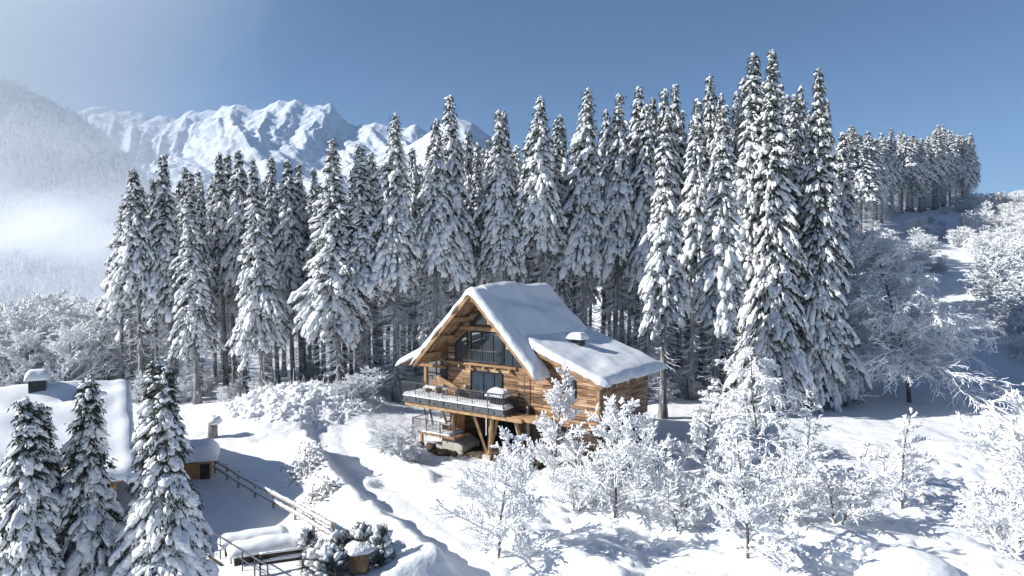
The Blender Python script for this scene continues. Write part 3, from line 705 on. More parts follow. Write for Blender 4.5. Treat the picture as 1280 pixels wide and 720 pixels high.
# undergrowth at the forest foot
k = 0
while k < 46:
    px = rnd.uniform(150, 1075); b = hit(px, rnd.uniform(470, 505))
    if 560 < px < 800 or 330 < px < 430: 
        k += 0
        if rnd.random() < .8: continue
    place_tree(rnd.choice(TH), 'frosted_shrub', b, rnd.uniform(1.2, 3.4), rnd.uniform(0, 6), 'low rimed bush growing at the foot of the forest', 'rimed undergrowth along the forest foot', 'shrub', wide=1.3)
    k += 1
for k, (px, py, hh, lab) in enumerate([(478, 568, 1.9, 'brownish twiggy snow-dusted bush, left of two beside the chalet deck'), (498, 570, 2.1, 'brownish twiggy snow-dusted bush, right of two beside the chalet deck'), (520, 578, 1.5, 'small snow-heaped bush at the foot of the lower balcony'), (506, 488, 2.2, 'white rimed bush reaching the left end of the chalet deck')]):
    b = hit(px, py); place_tree(TH[k % 3], 'frosted_shrub', b, hh * (1.9 if k == 3 else 1), k, lab, 'bushes beside the chalet', 'shrub', wide=1.5)

# snow-buried brush on the mound and bank
g = np.random.default_rng(77); mb = MB(); n = 800
ang = g.uniform(0, 6.28, n); rr = np.sqrt(g.uniform(0, 1, n)); X = -20.0 + np.cos(ang) * rr * 7.5; Y = 66.5 + np.sin(ang) * rr * 8
Z = gz(X, Y); s = g.uniform(.10, .5, n) * g.uniform(.5, 1, n)
mb.lumps(np.stack([X, Y, Z + .02], 1), np.stack([s * 1.2, s, s * .8], 1), g.normal(size=(n, 3)) * [1, 1, .4], ICO1, g, 0)
n = 500; ang = g.uniform(0, 6.28, n); rr = np.sqrt(g.uniform(0, 1, n)); X = -20.0 + np.cos(ang) * rr * 7.5; Y = 66.5 + np.sin(ang) * rr * 8; Z = gz(X, Y)
P = np.stack([X, Y, Z], 1); Q = P + g.normal(size=(n, 3)) * .35 + [0, 0, .5]; mb.tubes(P, Q, .03, .012, 3, 1)
o = mb.build('brush', [M['snow_tree'], M['hoar']], smooth=True); tag(o, 'low brush buried under snow on the mound at the road end', 'brush', kind='stuff')
mb = MB(); n = 900
for cx, cy, rx, ry, nn in [(-14.0, 46.6, 1.0, 1.2, 170), (-11.6, 42.2, .7, .9, 130)]:
    X = cx + g.normal(size=nn) * rx * .55; Y = cy + g.normal(size=nn) * ry * .55; Z = gz(X, Y); P = np.stack([X, Y, Z], 1)
    Q = P + g.normal(size=(nn, 3)) * .3 + [.1, -.1, .22]; mb.tubes(P, Q, .028, .01, 3, 1)
    s = g.uniform(.05, .14, nn); mb.lumps(Q, np.stack([s, s, s], 1), g.normal(size=(nn, 3)), ICO1, g, 0)
o = mb.build('dry_stalks', [M['snow_tree'], M['twig']], smooth=True); tag(o, 'tangled dry stalks poking through the snow bank beside the road', 'stalks', kind='stuff')
# ---------------------------------------------------------------- snow pads
def clus(n, Ln, e):
    """parameters 0..1 with extra rows near both ends"""
    k = 7; a = e * (1 - np.cos(np.linspace(0, math.pi / 2, k))) / Ln
    a = np.minimum(a, .45)
    mid = np.linspace(a[-1], 1 - a[-1], max(n, 3))
    return np.unique(np.concatenate([a, mid, 1 - a[::-1]]))
def pad(mb, corners, thick, e=.35, n=(20, 20), base=None, wob=.04, wsc=1.2, seed=0, fn=None, mat=0, edges=(1, 1, 1, 1), jag=.05):
    """pillow of snow over a quad (c00,c10,c11,c01); edges: round s0,s1,t0,t1"""
    c = [np.array(q, float) for q in corners]
    Ls = (np.linalg.norm(c[1] - c[0]) + np.linalg.norm(c[2] - c[3])) / 2; Lt = (np.linalg.norm(c[3] - c[0]) + np.linalg.norm(c[2] - c[1])) / 2
    s = clus(n[0], Ls, e); t = clus(n[1], Lt, e); S, T = np.meshgrid(s, t, indexing='ij')
    P = c[0] * ((1 - S) * (1 - T))[..., None] + c[1] * (S * (1 - T))[..., None] + c[2] * (S * T)[..., None] + c[3] * ((1 - S) * T)[..., None]
    if base is not None: P[..., 2] = base(P[..., 0], P[..., 1])
    big = 9e9
    ds = np.minimum(S * Ls if edges[0] else big, (1 - S) * Ls if edges[1] else big); dt = np.minimum(T * Lt if edges[2] else big, (1 - T) * Lt if edges[3] else big)
    q = lambda d: np.sqrt(np.clip(1 - (1 - np.clip(d / e, 0, 1)) ** 2, 0, 1))
    hgt = thick * q(ds) * q(dt)
    wv = wob * fbm(P[..., 0] / wsc + seed, P[..., 1] / wsc, 3, seed)
    hgt = hgt * (1 + wv / thick * 1.0) + (fn(P[..., 0], P[..., 1]) * q(ds) * q(dt) if fn else 0)
    top = P.copy(); top[..., 2] += hgt
    # cornice: push the lower rim out a little and make it uneven
    cen = P.mean((0, 1)); rim = np.exp(-((np.minimum(ds, dt) / (e * .45)) ** 2)); d = P[..., :2] - cen[:2]
    ed = np.where(ds < dt, 0, 1)
    ax_s = (c[1] - c[0]) / Ls; ax_t = (c[3] - c[0]) / Lt
    sg_s = np.where(S > .5, 1, -1) * (ds <= dt); sg_t = np.where(T > .5, 1, -1) * (dt <= ds)
    amt = rim * (.06 + jag * fbm(P[..., 0] / .5 + 9, P[..., 1] / .5, 3, seed + 3)) * 1.2
    out = (sg_s * amt)[..., None] * ax_s + (sg_t * amt)[..., None] * ax_t
    top = top + out; bot = P + out * .4
    ns, nt_ = S.shape
    i, j = np.meshgrid(np.arange(ns - 1), np.arange(nt_ - 1), indexing='ij')
    f = np.stack([i * nt_ + j, (i + 1) * nt_ + j, (i + 1) * nt_ + j + 1, i * nt_ + j + 1], -1).reshape(-1, 4)
    N = ns * nt_; mb.add(np.concatenate([top.reshape(-1, 3), bot.reshape(-1, 3)]), np.concatenate([f, f[:, ::-1] + N]), mat)
    rim_i = [(a, 0) for a in range(ns)] + [(ns - 1, b) for b in range(1, nt_)] + [(a, nt_ - 1) for a in range(ns - 2, -1, -1)] + [(0, b) for b in range(nt_ - 2, 0, -1)]
    ids = np.array([a * nt_ + b for a, b in rim_i]); nx_ = np.roll(ids, -1)
    mb.f[4].append(np.stack([ids, ids + N, nx_ + N, nx_], 1) + mb.n - 2 * N); mb.m[4].append(np.full(len(ids), mat))

def blob(mb, c, s, seed=0, det=3, mat=0):
    v, f = ICO3[seed % 6] if det == 3 else ICO2[seed % 8]
    mb.add(v * np.array(s) + np.array(c), f, mat)

# ---------------------------------------------------------------- the chalet (local axes: x along the gable, y back along the ridge)
ANG = math.atan2(-.581, .814)
house = empty('chalet', (-.57, 49.5, 0), ANG)
tag(house, 'timber chalet with deep snow on its steep roof, large gable windows and a hanging deck', 'house')
def hb(name, mats, parent=house, label=None, smooth=False):
    def f(mb):
        o = mb.build(name, mats, parent, smooth)
        if label: o['label'] = label
        return o
    return f
UR, ZR = -3.1, 12.35             # ridge
SL = 1.0
def main_z(u): return ZR - SL * np.abs(np.asarray(u) - UR)
def low_z(u): return 8.55 - .365 * (np.asarray(u) - .9)
def left_z(u): return 8.0 + .45 * (np.asarray(u) + 7.6)
VW = 1.75
# gable wall with window openings left as recessed frames: wall is a prism 0.3 thick
mb = MB()
mb.prism([(-6.75, 3.7), (6.7, 3.7), (6.7, low_z(6.7) - .25), (.3, low_z(.3) - .25), (UR, ZR - .45), (-6.75, main_z(-6.75) - .35)], VW, VW + .3)
gable = hb('gable_wall', M['planks'])(mb)
mb = MB(); mb.prism([(6.71, 3.0), (6.45, 3.0), (6.45, low_z(6.45) - .25), (6.71, low_z(6.71) - .25)], VW + .301, 9.6)
hb('side_wall', M['planks_side'])(mb)
mb = MB(); mb.prism([(-6.75, 3.7), (6.4, 3.7), (6.4, low_z(6.4) - .3), (.3, low_z(.3) - .3), (UR, ZR - .5), (-6.75, main_z(-6.75) - .4)], 9.3, 9.6)
mb.box(-6.75, VW + .31, 3.7, -6.5, 9.29, 8.1)
hb('rear_wall', M['planks_side'])(mb)
mb = MB(); mb.box(6.55, VW - .06, 3.0, 6.78, VW + .14, 6.2); hb('corner_board', M['beam_old'])(mb)
# lower right wing down to the ground (behind the frosted trees)
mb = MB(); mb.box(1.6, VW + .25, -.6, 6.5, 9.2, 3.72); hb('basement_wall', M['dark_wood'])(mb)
mb = MB(); mb.box(1.55, VW - .02, 2.95, 6.6, VW + .24, 3.698); hb('base_wall', M['planks'])(mb)
# roof decks
def slab(u0, u1, zf, v0, v1, t, mats, name, parent=house, n=1):
    mb = MB(); a, b = float(zf(u0)), float(zf(u1))
    mb.prism([(u0, a - t), (u1, b - t), (u1, b), (u0, a)], v0, v1)
    return mb.build(name, mats, parent)
rf_l = slab(-8.85, UR, main_z, 0, 10.9, .16, M['soffit_v'], 'roof'); rf_r = slab(UR + .002, 2.72, main_z, 0, 1.36, .16, M['soffit_v'], 'roof_verge')
rf_r2 = slab(UR + .002, .6, main_z, 1.362, 10.9, .16, M['soffit_v'], 'roof')
rl = slab(.2, 7.25, low_z, 1.38, 11.35, .16, M['soffit_v'], 'lower_roof')
fl = slab(-12.1, -7.5, left_z, 1.7, 9.2, .14, M['soffit_v'], 'side_roof')
# exposed rafters running down the slope and purlins along the ridge direction
def sb(u0, u1, zf, dz, v, w, h, mats, name):
    mb = MB(); a, b = float(zf(u0)) - dz, float(zf(u1)) - dz
    mb.prism([(u0, a - h), (u1, b - h), (u1, b), (u0, a)], v - w / 2, v + w / 2)
    return mb.build(name, mats, house)
sb(-8.8, UR, main_z, -.02, -.06, .1, .42, M['beam_old'], 'barge_board'); sb(UR, 2.7, main_z, -.02, -.06, .1, .42, M['beam_old'], 'barge_board')
sb(.25, 7.2, low_z, .0, 1.33, .09, .3, M['beam_old'], 'barge_board')
for v in (.55, 1.1):
    sb(-8.7, UR - .05, main_z, .165, v, .09, .2, M['beam'], 'rafter'); sb(UR + .05, 2.6, main_z, .165, v, .09, .2, M['beam'], 'rafter')
for u in (-7.6, -6.2, -4.7):
    z = float(main_z(u)) - .4; mb = MB(); mb.box(u - .12, .12, z - .34, u + .12, VW - .003, z); mb.build('purlin', M['beam'], house)
for u in (-1.5, .2, 1.6):
    z = float(main_z(u)) - .4; mb = MB(); mb.box(u - .12, .12, z - .34, u + .12, VW - .003, z); mb.build('purlin', M['beam'], house)
mb = MB(); mb.box(UR - .13, .05, ZR - .75, UR + .13, VW - .003, ZR - .4); mb.build('ridge_beam', M['beam'], house)
mb = MB(); mb.box(-5.4, VW - .2, 9.32, -.9, VW - .004, 9.6); mb.build('tie_beam', M['beam'], house)
mb = MB(); mb.box(-7.2, VW - .16, 6.62, -.1, VW - .004, 6.80)
mb.build('window_beam', M['beam_old'], house)
for u in (-5.4, -4.3, -3.0, -1.9, -.6):
    mb = MB(); mb.box(u - .07, VW - .34, 6.42, u + .07, VW - .005, 6.61); mb.build('beam_end', M['beam'], house)
# windows
def window(poly, bars, name='window', v=VW, gmat='glass', t=.09, depth=.07, parent=house):
    """poly: outline (u,z); bars: list of inner bars ((u,z),(u,z))"""
    fr = MB(); n = len(poly)
    for i in range(n):
        a, b = poly[i], poly[(i + 1) % n]; fr.beam((a[0], v - depth / 2, a[1]), (b[0], v - depth / 2, b[1]), t, depth + .05 + .004 * i, up=(0, 1, 0))
    for k, (a, b) in enumerate(bars): fr.beam((a[0], v - depth / 2, a[1]), (b[0], v - depth / 2, b[1]), t * .8, depth + .02 + .003 * k, up=(0, 1, 0))
    w = fr.build(name, M['frame'], parent)
    g_ = MB(); g_.prism(poly, v - .03, v - .008); g_.build('pane', M[gmat], w)
    return w
Pw = lambda u: float(main_z(u)) - 1.05
window([(-4.4, 6.95), (-1.45, 6.95), (-1.45, 9.2), (-4.4, 9.2)], [((-3.35, 6.95), (-3.35, 9.2)), ((-2.3, 6.95), (-2.3, 9.2))])
window([(-5.95, 6.9), (-4.75, 6.9), (-4.75, 9.15), (-5.95, 8.2)], [])
window([(-1.3, 6.9), (.6, 6.9), (.6, 7.2), (-1.3, 9.1)], [((-.5, 6.9), (-.5, 8.3))])
window([(-4.55, 9.72), (-1.75, 9.72), (-3.15, 10.95)], [])
window([(-4.4, 4.05), (-1.45, 4.05), (-1.45, 6.2), (-4.4, 6.2)], [((-3.2, 4.05), (-3.2, 6.2)), ((-2.2, 4.05), (-2.2, 6.2))], 'patio_door')
window([(4.05, 4.9), (4.85, 4.9), (4.85, 6.3), (4.05, 6.3)], [], gmat='glass_soft')
# the upper window's small railing
mb = MB()
mb.beam((-5.0, VW - .32, 7.85), (-1.6, VW - .32, 7.85), .05)
for u in np.arange(-5.0, -1.59, .17): mb.beam((u, VW - .32, 6.95), (u, VW - .32, 7.84), .025)
for u in (-5.0, -1.6): mb.beam((u, VW - .345, 7.83), (u, VW, 7.83), .04)
mb.beam((-5.0, VW - .32, 7.0), (-1.6, VW - .32, 7.0), .035)
mb.build('juliet_railing', M['metal'], house)
# left glazed wing under the flared roof
window([(-10.9, 4.05), (-6.8, 4.05), (-6.8, 7.5), (-10.9, 6.2)], [((-9.9, 4.05), (-9.9, 6.5)), ((-8.9, 4.05), (-8.9, 6.85)), ((-7.8, 4.05), (-7.8, 7.2)), ((-10.9, 5.2), (-6.8, 5.2))], 'glazed_wall', v=3.9)
mb = MB(); mb.box(-10.95, 3.91, 3.7, -6.76, 4.1, 6.1); mb.box(-10.97, 4.101, 3.7, -10.8, 9.0, 6.25); mb.build('wing_wall', M['planks_side'], house)
for u in (-9.55,): 
    mb = MB(); mb.box(u - .13, 2.1, 4.0, u + .13, 2.36, float(left_z(u)) - .1); mb.build('post', M['beam_old'], house)
mb = MB(); mb.beam((-8.5, 2.0, 7.5), (-7.0, 1.9, 6.4), .14); mb.build('brace', M['beam'], house)
mb = MB(); mb.box(-11.6, 2.0, 6.03, -7.2, 2.25, 6.25); mb.build('eave_beam', M['beam_old'], house)

# deck
mb = MB(); mb.box(-10.1, 0, 3.45, 0, VW + .2, 3.93); mb.box(-10.1, VW + .201, 3.45, -6.8, 5.5, 3.928)
deck = mb.build('deck', M['metal'], house)
mb = MB()
for u in np.arange(-9.6, -.2, 1.45): mb.beam((u, -.03, 3.62), (u, .2, 3.62), .12, .12)
mb.build('rim_bracket', M['frame'], deck)
mb = MB()
for v in (.25, 1.55): mb.box(-9.9, v - .13, 3.13, 1.4, v + .13, 3.448)
mb.build('deck_beam', M['beam'], deck)
mb = MB(); mb.box(.002, .35, 3.2, 3.1, VW - .02, 3.5); mb.build('deck_step', M['beam'], deck)
mb = MB(); pad(mb, [(-10.05, .0, 3.93), (-.03, .0, 3.93), (-.03, 1.2, 3.93), (-10.05, 1.2, 3.93)], .28, .22, (60, 8), wob=.08, wsc=.8, seed=4)
pad(mb, [(-10.0, 1.1, 3.93), (-6.9, 1.1, 3.93), (-6.9, 3.7, 3.93), (-10.0, 3.7, 3.93)], .28, .3, (10, 10), wob=.08, wsc=.8, seed=5)
mb.build('deck_snow', M['snow_roof'], deck, smooth=True)
def railing(pts, z0, h, gap=.14, post=1.4, parent=house, snow=True, name='railing', z1=None):
    mb = MB(); sn = MB()
    for a, b in zip(pts[:-1], pts[1:]):
        a = np.array(a, float); b = np.array(b, float); Ln = np.linalg.norm(b - a); d = (b - a) / Ln
        p = lambda s, z: (a[0] + d[0] * s, a[1] + d[1] * s, z)
        mb.beam(p(0, z0 + h), p(Ln, z0 + h), .06, .05); mb.beam(p(0, z0 + .12), p(Ln, z0 + .12), .03)
        for s in np.arange(gap, Ln, gap): mb.beam(p(s, z0 + .1), p(s, z0 + h - .02), .022)
        for s in np.arange(0, Ln + .01, Ln / max(1, round(Ln / post))): mb.beam(p(s, z0 - .35), p(s, z0 + h), .055)
        if snow:
            sn.tubes([p(0, z0 + h + .03)], [p(Ln, z0 + h + .03)], .028, .028, 6)
    o = mb.build(name, M['metal'], parent)
    if snow: sn.build('rail_snow', M['snow_tree'], o, smooth=True)
    return o
railing([(-10.07, 3.6), (-10.07, -.03), (-.03, -.03), (-.03, VW - .1)], 3.95, 1.1, gap=.16, snow=False)
# snowy lump of garden furniture at the right deck corner and lounger
mb = MB(); mb.box(-1.55, .35, 4.0, -.35, 1.1, 4.75); o = tag(mb.build('deck_box', M['frame']), 'dark covered planter box under a tall snow cap on the deck corner', 'planter box')
o.location = house.location; o.rotation_euler.z = ANG
mb = MB(); pad(mb, [(-1.75, .1, 4.75), (-.2, .1, 4.75), (-.2, 1.25, 4.75), (-1.75, 1.25, 4.75)], .6, .42, (10, 10), wob=.16, wsc=.5, seed=8); q_ = mb.build('snow_cap', M['snow_tree'], o, smooth=True)
# deck chairs & table
def local(o): o.location = house.location; o.rotation_euler.z = ANG; return o
ch = local(empty('deck_chair')); tag(ch, 'orange wooden deck chair leaning open on the snowy chalet deck', 'chair')
mb = MB(); mb.beam((-7.3, .95, 5.55), (-5.3, 1.15, 4.72), .34, .06, up=(0, 1, 0)); mb.build('backrest', M['beam'], ch)
mb = MB(); mb.box(-6.4, .9, 4.6, -5.3, 1.45, 4.68); mb.build('seat', M['beam'], ch)
for u, v in ((-6.3, .95), (-5.4, .95), (-6.3, 1.4), (-5.4, 1.4)):
    mb = MB(); mb.beam((u, v, 3.95), (u, v, 4.6), .06); mb.build('leg', M['beam'], ch)
tb = local(empty('deck_bench')); tag(tb, 'slatted wooden bench with snow on it at the left of the chalet deck', 'bench')
mb = MB()
for k in range(5): mb.box(-8.6, 1.0 + k * .14, 4.5, -7.3, 1.1 + k * .14, 4.55)
mb.build('seat', M['beam'], tb)
mb = MB()
for k in range(4): mb.box(-8.6, 1.75, 4.6 + k * .13, -7.3, 1.8, 4.7 + k * .13)
mb.build('backrest', M['beam'], tb)
for u in (-8.5, -7.4):
    mb = MB(); mb.box(u - .04, 1.0, 3.95, u + .04, 1.7, 4.5); mb.build('leg', M['beam'], tb)
mb = MB(); pad(mb, [(-8.6, 1.0, 4.55), (-7.4, 1.0, 4.55), (-7.4, 1.65, 4.55), (-8.6, 1.65, 4.55)], .16, .14, (6, 6), seed=9); mb.build('snow_cover', M['snow_tree'], tb, smooth=True)
for k, u in enumerate((-4.25, -3.55)):
    c = local(empty('outdoor_chair')); tag(c, ['black metal chair in front of the patio door, the left one', 'black metal chair in front of the patio door, the right one'][k], 'chair', 'black chairs by the patio door')
    mb = MB(); mb.box(u - .22, 1.15, 4.62, u + .22, 1.55, 4.67); mb.build('seat', M['frame'], c)
    mb = MB(); mb.box(u - .22, 1.1, 4.7, u + .22, 1.14, 5.15); mb.build('backrest', M['frame'], c)
    for a in (-.2, .2):
        for v in (1.17, 1.53): mb = MB(); mb.beam((u + a, v, 3.95), (u + a, v, 4.62), .035); mb.build('leg', M['frame'], c)

# lower balcony
mb = MB(); mb.box(-9.1, .1, 1.05, -4.7, 1.9, 1.25); lb = mb.build('lower_balcony', M['beam_old'], house)
mb = MB(); pad(mb, [(-9.05, .15, 1.25), (-5.3, .15, 1.25), (-5.3, 1.85, 1.25), (-9.05, 1.85, 1.25)], .22, .2, (20, 8), wob=.08, wsc=.6, seed=6); mb.build('balcony_snow', M['snow_roof'], lb, smooth=True)
railing([(-9.08, 1.9), (-9.08, .12), (-4.75, .12)], 1.27, .95, parent=lb, snow=False)
for u in (-8.9, -6.6):
    mb = MB(); mb.box(u - .09, .9, -.4, u + .09, 1.1, 1.045); mb.build('post', M['beam_old'], lb)
mb = MB(); mb.box(-7.0, 2.2, 1.2, -5.5, 2.35, 3.12); mb.build('balcony_wall', M['orange_wood'], lb)
t_ = local(empty('balcony_stool')); tag(t_, 'snow-covered seat heaped on the lower chalet balcony', 'seat')
mb = MB(); mb.box(-6.7, .8, 1.85, -5.7, 1.4, 1.93); mb.build('seat', M['beam_old'], t_)
for u in (-6.6, -5.8):
    mb = MB(); mb.box(u - .04, .85, 1.26, u + .04, 1.35, 1.85); mb.build('leg', M['beam_old'], t_)
mb = MB(); pad(mb, [(-6.8, .75, 1.93), (-5.8, .75, 1.93), (-5.8, 1.45, 1.93), (-6.8, 1.45, 1.93)], .3, .22, (6, 6), wob=.08, seed=10); mb.build('snow_cover', M['snow_tree'], t_, smooth=True)
# V struts, posts and pier
for (a, b) in [((-5.9, 1.0, 1.15), (-6.3, .5, 3.12)), ((-5.7, 1.0, 1.15), (-5.1, .5, 3.12)), ((-5.75, 1.1, 1.15), (-5.75, 1.6, 3.12)),
               ((-2.2, .9, .2), (-3.0, .3, 3.12)), ((-2.1, .9, .2), (-2.3, 1.5, 3.12)), ((-2.0, .9, .2), (-1.3, .3, 3.12)), ((-2.1, 1.0, .2), (-1.7, 1.6, 3.12)),
               ((.95, 1.4, .2), (.55, .6, 3.12))]:
    mb = MB(); mb.beam(a, b, .2); mb.build('strut', M['beam'], house)
mb = MB(); mb.prism([(-6.3, -.6), (-4.3, -.6), (-4.3, .55), (-5.3, 1.04), (-6.3, 1.04)], .5, 2.6); mb.build('pier', M['concrete'], house)
mb = MB(); mb.box(-2.45, .6, -.6, -1.75, 1.3, .2); mb.build('footing', M['concrete'], house)
mb = MB(); mb.curve([(1.04, 1.5, z) for z in (-.6, 1.5, 3.6, 4.1)], .13, 12); mb.build('column', M['bark_frost'], house, smooth=True)
mb = MB(); mb.curve([(.75, 1.45, z) for z in (4.0, 5.0, 6.3)], .035, 8); mb.build('downpipe', M['metal'], house, smooth=True)
mb = MB(); mb.box(-6.2, 6.0, -.6, 1.58, 6.3, 3.28); mb.build('undercroft_shade_wall', M['concrete'], house)  # added wall, stops sun passing through the open space under the chalet
window([(-5.6, .5), (-3.2, .5), (-3.2, 2.7), (-5.6, 2.7)], [((-4.4, .5), (-4.4, 2.7))], v=5.99)
mb = MB(); mb.box(-2.6, 5.93, -.2, -1.5, 5.995, 2.3); mb.build('basement_door', M['orange_wood'], house)
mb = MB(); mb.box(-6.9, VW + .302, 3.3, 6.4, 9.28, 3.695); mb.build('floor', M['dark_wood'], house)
mb = MB(); mb.box(-6.5, 2.65, -.5, -6.3, 5.99, 3.28); mb.build('undercroft_sun_screen', M['planks_side'], house)  # added side wall, closes off the sunlight falling beneath the floor
mb = MB(); mb.beam((-9.0, 1.9, 3.2), (-8.0, 1.3, 1.6), .05, .4); mb.beam((-9.0, 1.3, 3.3), (-8.6, 1.3, 1.3), .05); mb.build('stair_rail', M['metal'], lb)
# roof snow
def lay(x, y): # soft creep terraces parallel to the ridge
    s = -(x - UR); return .13 * np.sin(s * 2.0 + fbm(x / 3, y / 3, 2, 3) * 3) + .12 * fbm(x / 1.6, y / 3.5, 3, 6) + .14 * np.exp(-((x - 0.6) / .9) ** 2) 
def mz(u, v): return main_z(u) + 0.0
mb = MB()
pad(mb, [(-8.98, -.14, 0), (2.86, -.14, 0), (2.86, 1.5, 0), (-8.98, 1.5, 0)], .62, .4, (90, 10), base=mz, wob=.2, wsc=1.6, seed=12, jag=.2, edges=(1, 1, 1, 0))
pad(mb, [(-8.9, 1.45, 0), (.9, 1.45, 0), (.9, 10.9, 0), (-8.9, 10.9, 0)], .72, .95, (90, 34), base=mz, wob=.26, wsc=2.6, seed=12, fn=lay, edges=(1, 0, 0, 1))
# soften the ridge
for i in range(len(mb.v)):
    v = mb.v[i]; n_ = len(v); nd_ = n_ // 2; a = np.abs(v[:nd_, 0] - UR); v[:nd_, 2] -= np.maximum(0, .42 - a) * .55
mb.build('roof_snow', M['snow_roof'], rf_l, smooth=True)
mb = MB(); pad(mb, [(-.3, 1.22, 0), (7.4, 1.22, 0), (7.4, 11.5, 0), (-.3, 11.5, 0)], .50, .42, (60, 60), base=lambda u, v: low_z(u) + 0 * v, wob=.2, wsc=2.8, seed=14, jag=.2)
mb.build('roof_snow', M['snow_roof'], rl, smooth=True)
mb = MB(); pad(mb, [(-12.3, 1.55, 0), (-7.3, 1.55, 0), (-7.3, 9.3, 0), (-12.3, 9.3, 0)], .62, .45, (40, 50), base=lambda u, v: left_z(u) + 0 * v, wob=.1, wsc=1.5, seed=15, jag=.14)
mb.build('roof_snow', M['snow_roof'], fl, smooth=True)
# membrane flap between the roofs
# roof vent box
mb = MB(); mb.box(2.3, 5.4, 7.8, 3.1, 6.2, float(low_z(2.7)) + .82); sk = mb.build('roof_vent', M['frame'], rl)
mb = MB(); pad(mb, [(2.1, 5.2, 0), (3.3, 5.2, 0), (3.3, 6.4, 0), (2.1, 6.4, 0)], .5, .28, (8, 8), base=lambda u, v: 0 * u + float(low_z(2.7)) + .82, wob=.05, wsc=.4, seed=16); mb.build('snow_cap', M['snow_roof'], sk, smooth=True)
# icicles along the right gable eave and lower roof
ic = MB(); g = np.random.default_rng(3)
for k in range(60):
    if k < 25: u = g.uniform(2.5, 2.85); v = g.uniform(-.1, 1.3); z = float(main_z(u)) + .02
    else: u = 7.32; v = g.uniform(1.3, 11); z = float(low_z(u)) + .02
    ln = g.uniform(.1, .45); ic.tubes([(u, v, z)], [(u, v, z - ln)], .03, .004, 5)
ic.build('icicles', M['glass_ice'] if 'glass_ice' in M else M['snow_roof'], rl, smooth=True)
# bare earth under the chalet
mb = MB(); n = 40; uu, vv = np.meshgrid(np.linspace(-6.6, 3, 60), np.linspace(.0, 8.5, 50), indexing='ij')
zz = .12 + .12 * fbm(uu / 1.1, vv / 1.1, 3, 71) - 1.0 * (1 - ss(0, .8, np.minimum(np.minimum(uu + 6.6, 3 - uu), np.minimum(vv + .0, 8.5 - vv)) + .3 * fbm(uu, vv, 2, 70)))
i, j = np.meshgrid(np.arange(59), np.arange(49), indexing='ij')
mb.add(np.stack([uu, vv, zz], -1).reshape(-1, 3), np.stack([i * 50 + j, (i + 1) * 50 + j, (i + 1) * 50 + j + 1, i * 50 + j + 1], -1).reshape(-1, 4))
o = mb.build('bare_ground', M['earth'], smooth=True); local(o); tag(o, kind='structure')
g = np.random.default_rng(12)
for k in range(9):
    u, v = g.uniform(-7.8, -4.6), g.uniform(-.9, .2); p = (-.57 + .814 * u + .581 * v, 49.5 - .581 * u + .814 * v)
    mb = MB(); blob(mb, (0, 0, 0), (g.uniform(.25, .6), g.uniform(.25, .5), g.uniform(.2, .4)), k)
    o = mb.build('rock', M['earth'], smooth=True, loc=(p[0], p[1], G(*p) + .12)); tag(o, 'dark mossy rock lying under the lower chalet balcony', 'rock', 'rocks beneath the balcony')
wv = lambda u, v: (-.57 + .814 * u + .581 * v, 49.5 - .581 * u + .814 * v)
p = wv(1.0, .2); mb = MB(); blob(mb, (0, 0, 0), (.55, .5, .55), 2); o = mb.build('snow_lump', M['snow_tree'], smooth=True, loc=(*p, G(*p) + .35)); tag(o, 'round lump of snow at the foot of the chalet column', 'snow lump')

# ---------------------------------------------------------------- lodge roof at the left edge
LA = math.atan2(.51, .86)
lodge = empty('lodge', (-25.4, 45.6, 0), LA); tag(lodge, 'low wooden lodge whose broad snow-covered roof fills the left edge', 'house')
# local: x along ridge (0 = right verge, negative to the left), y: minus = down the near slope
def lz(y): return 6.5 - .33 * np.abs(y)
mb = MB(); mb.prism([(0, 0)] * 0 + [(-18, 0), (-.8, 0), (-.8, 3.3), (-18, 3.3)], -9.2, 8.5); lw = mb.build('wall', M['orange_wood'], lodge)
mb = MB(); mb.addpoly([(-.9, -9, 3.2), (-.9, 9, 3.2), (-.9, 0, 6.2), (-1.1, -9, 3.2), (-1.1, 9, 3.2), (-1.1, 0, 6.2)], [[0, 1, 2], [5, 4, 3], [0, 3, 4, 1], [1, 4, 5, 2], [2, 5, 3, 0]]); mb.build('gable_wall', M['orange_wood'], lodge)
mb = MB(); mb.addpoly([(-19, -10.3, lz(10.3)), (0, -10.3, lz(10.3)), (0, 0, 6.5), (-19, 0, 6.5), (-19, -10.3, lz(10.3) - .2), (0, -10.3, lz(10.3) - .2), (0, 0, 6.3), (-19, 0, 6.3)], [[0, 1, 2, 3], [7, 6, 5, 4], [0, 4, 5, 1], [1, 5, 6, 2], [2, 6, 7, 3], [3, 7, 4, 0]])
mb.addpoly([(-19, 10.3, lz(10.3)), (0, 10.3, lz(10.3)), (0, .002, 6.5), (-19, .002, 6.5), (-19, 10.3, lz(10.3) - .2), (0, 10.3, lz(10.3) - .2), (0, .002, 6.3), (-19, .002, 6.3)], [[3, 2, 1, 0], [4, 5, 6, 7], [1, 5, 4, 0], [2, 6, 5, 1], [3, 7, 6, 2], [0, 4, 7, 3]])
lr = mb.build('roof', M['beam_old'], lodge)
def lodge_lay(x, y): return .06 * np.exp(-((x + .35) / .28) ** 2) + .10 * np.sin(y * 1.7 + fbm(x / 4, y / 4, 2, 8) * 3) + .12 * ss(.0, .5, fbm(x / 5 + 3, y / 5, 2, 9))
mb = MB(); pad(mb, [(-19.2, -10.5, 0), (.15, -10.5, 0), (.15, 10.5, 0), (-19.2, 10.5, 0)], .38, .28, (90, 90), base=lambda x, y: lz(y), wob=.12, wsc=2.0, seed=31, fn=lodge_lay)
mb.build('roof_snow', M['snow_roof'], lr, smooth=True)
mb = MB(); mb.box(-5.25, -1.0, 5.8, -4.35, -.1, 7.3); cp = mb.build('chimney', M['frame'], lr)
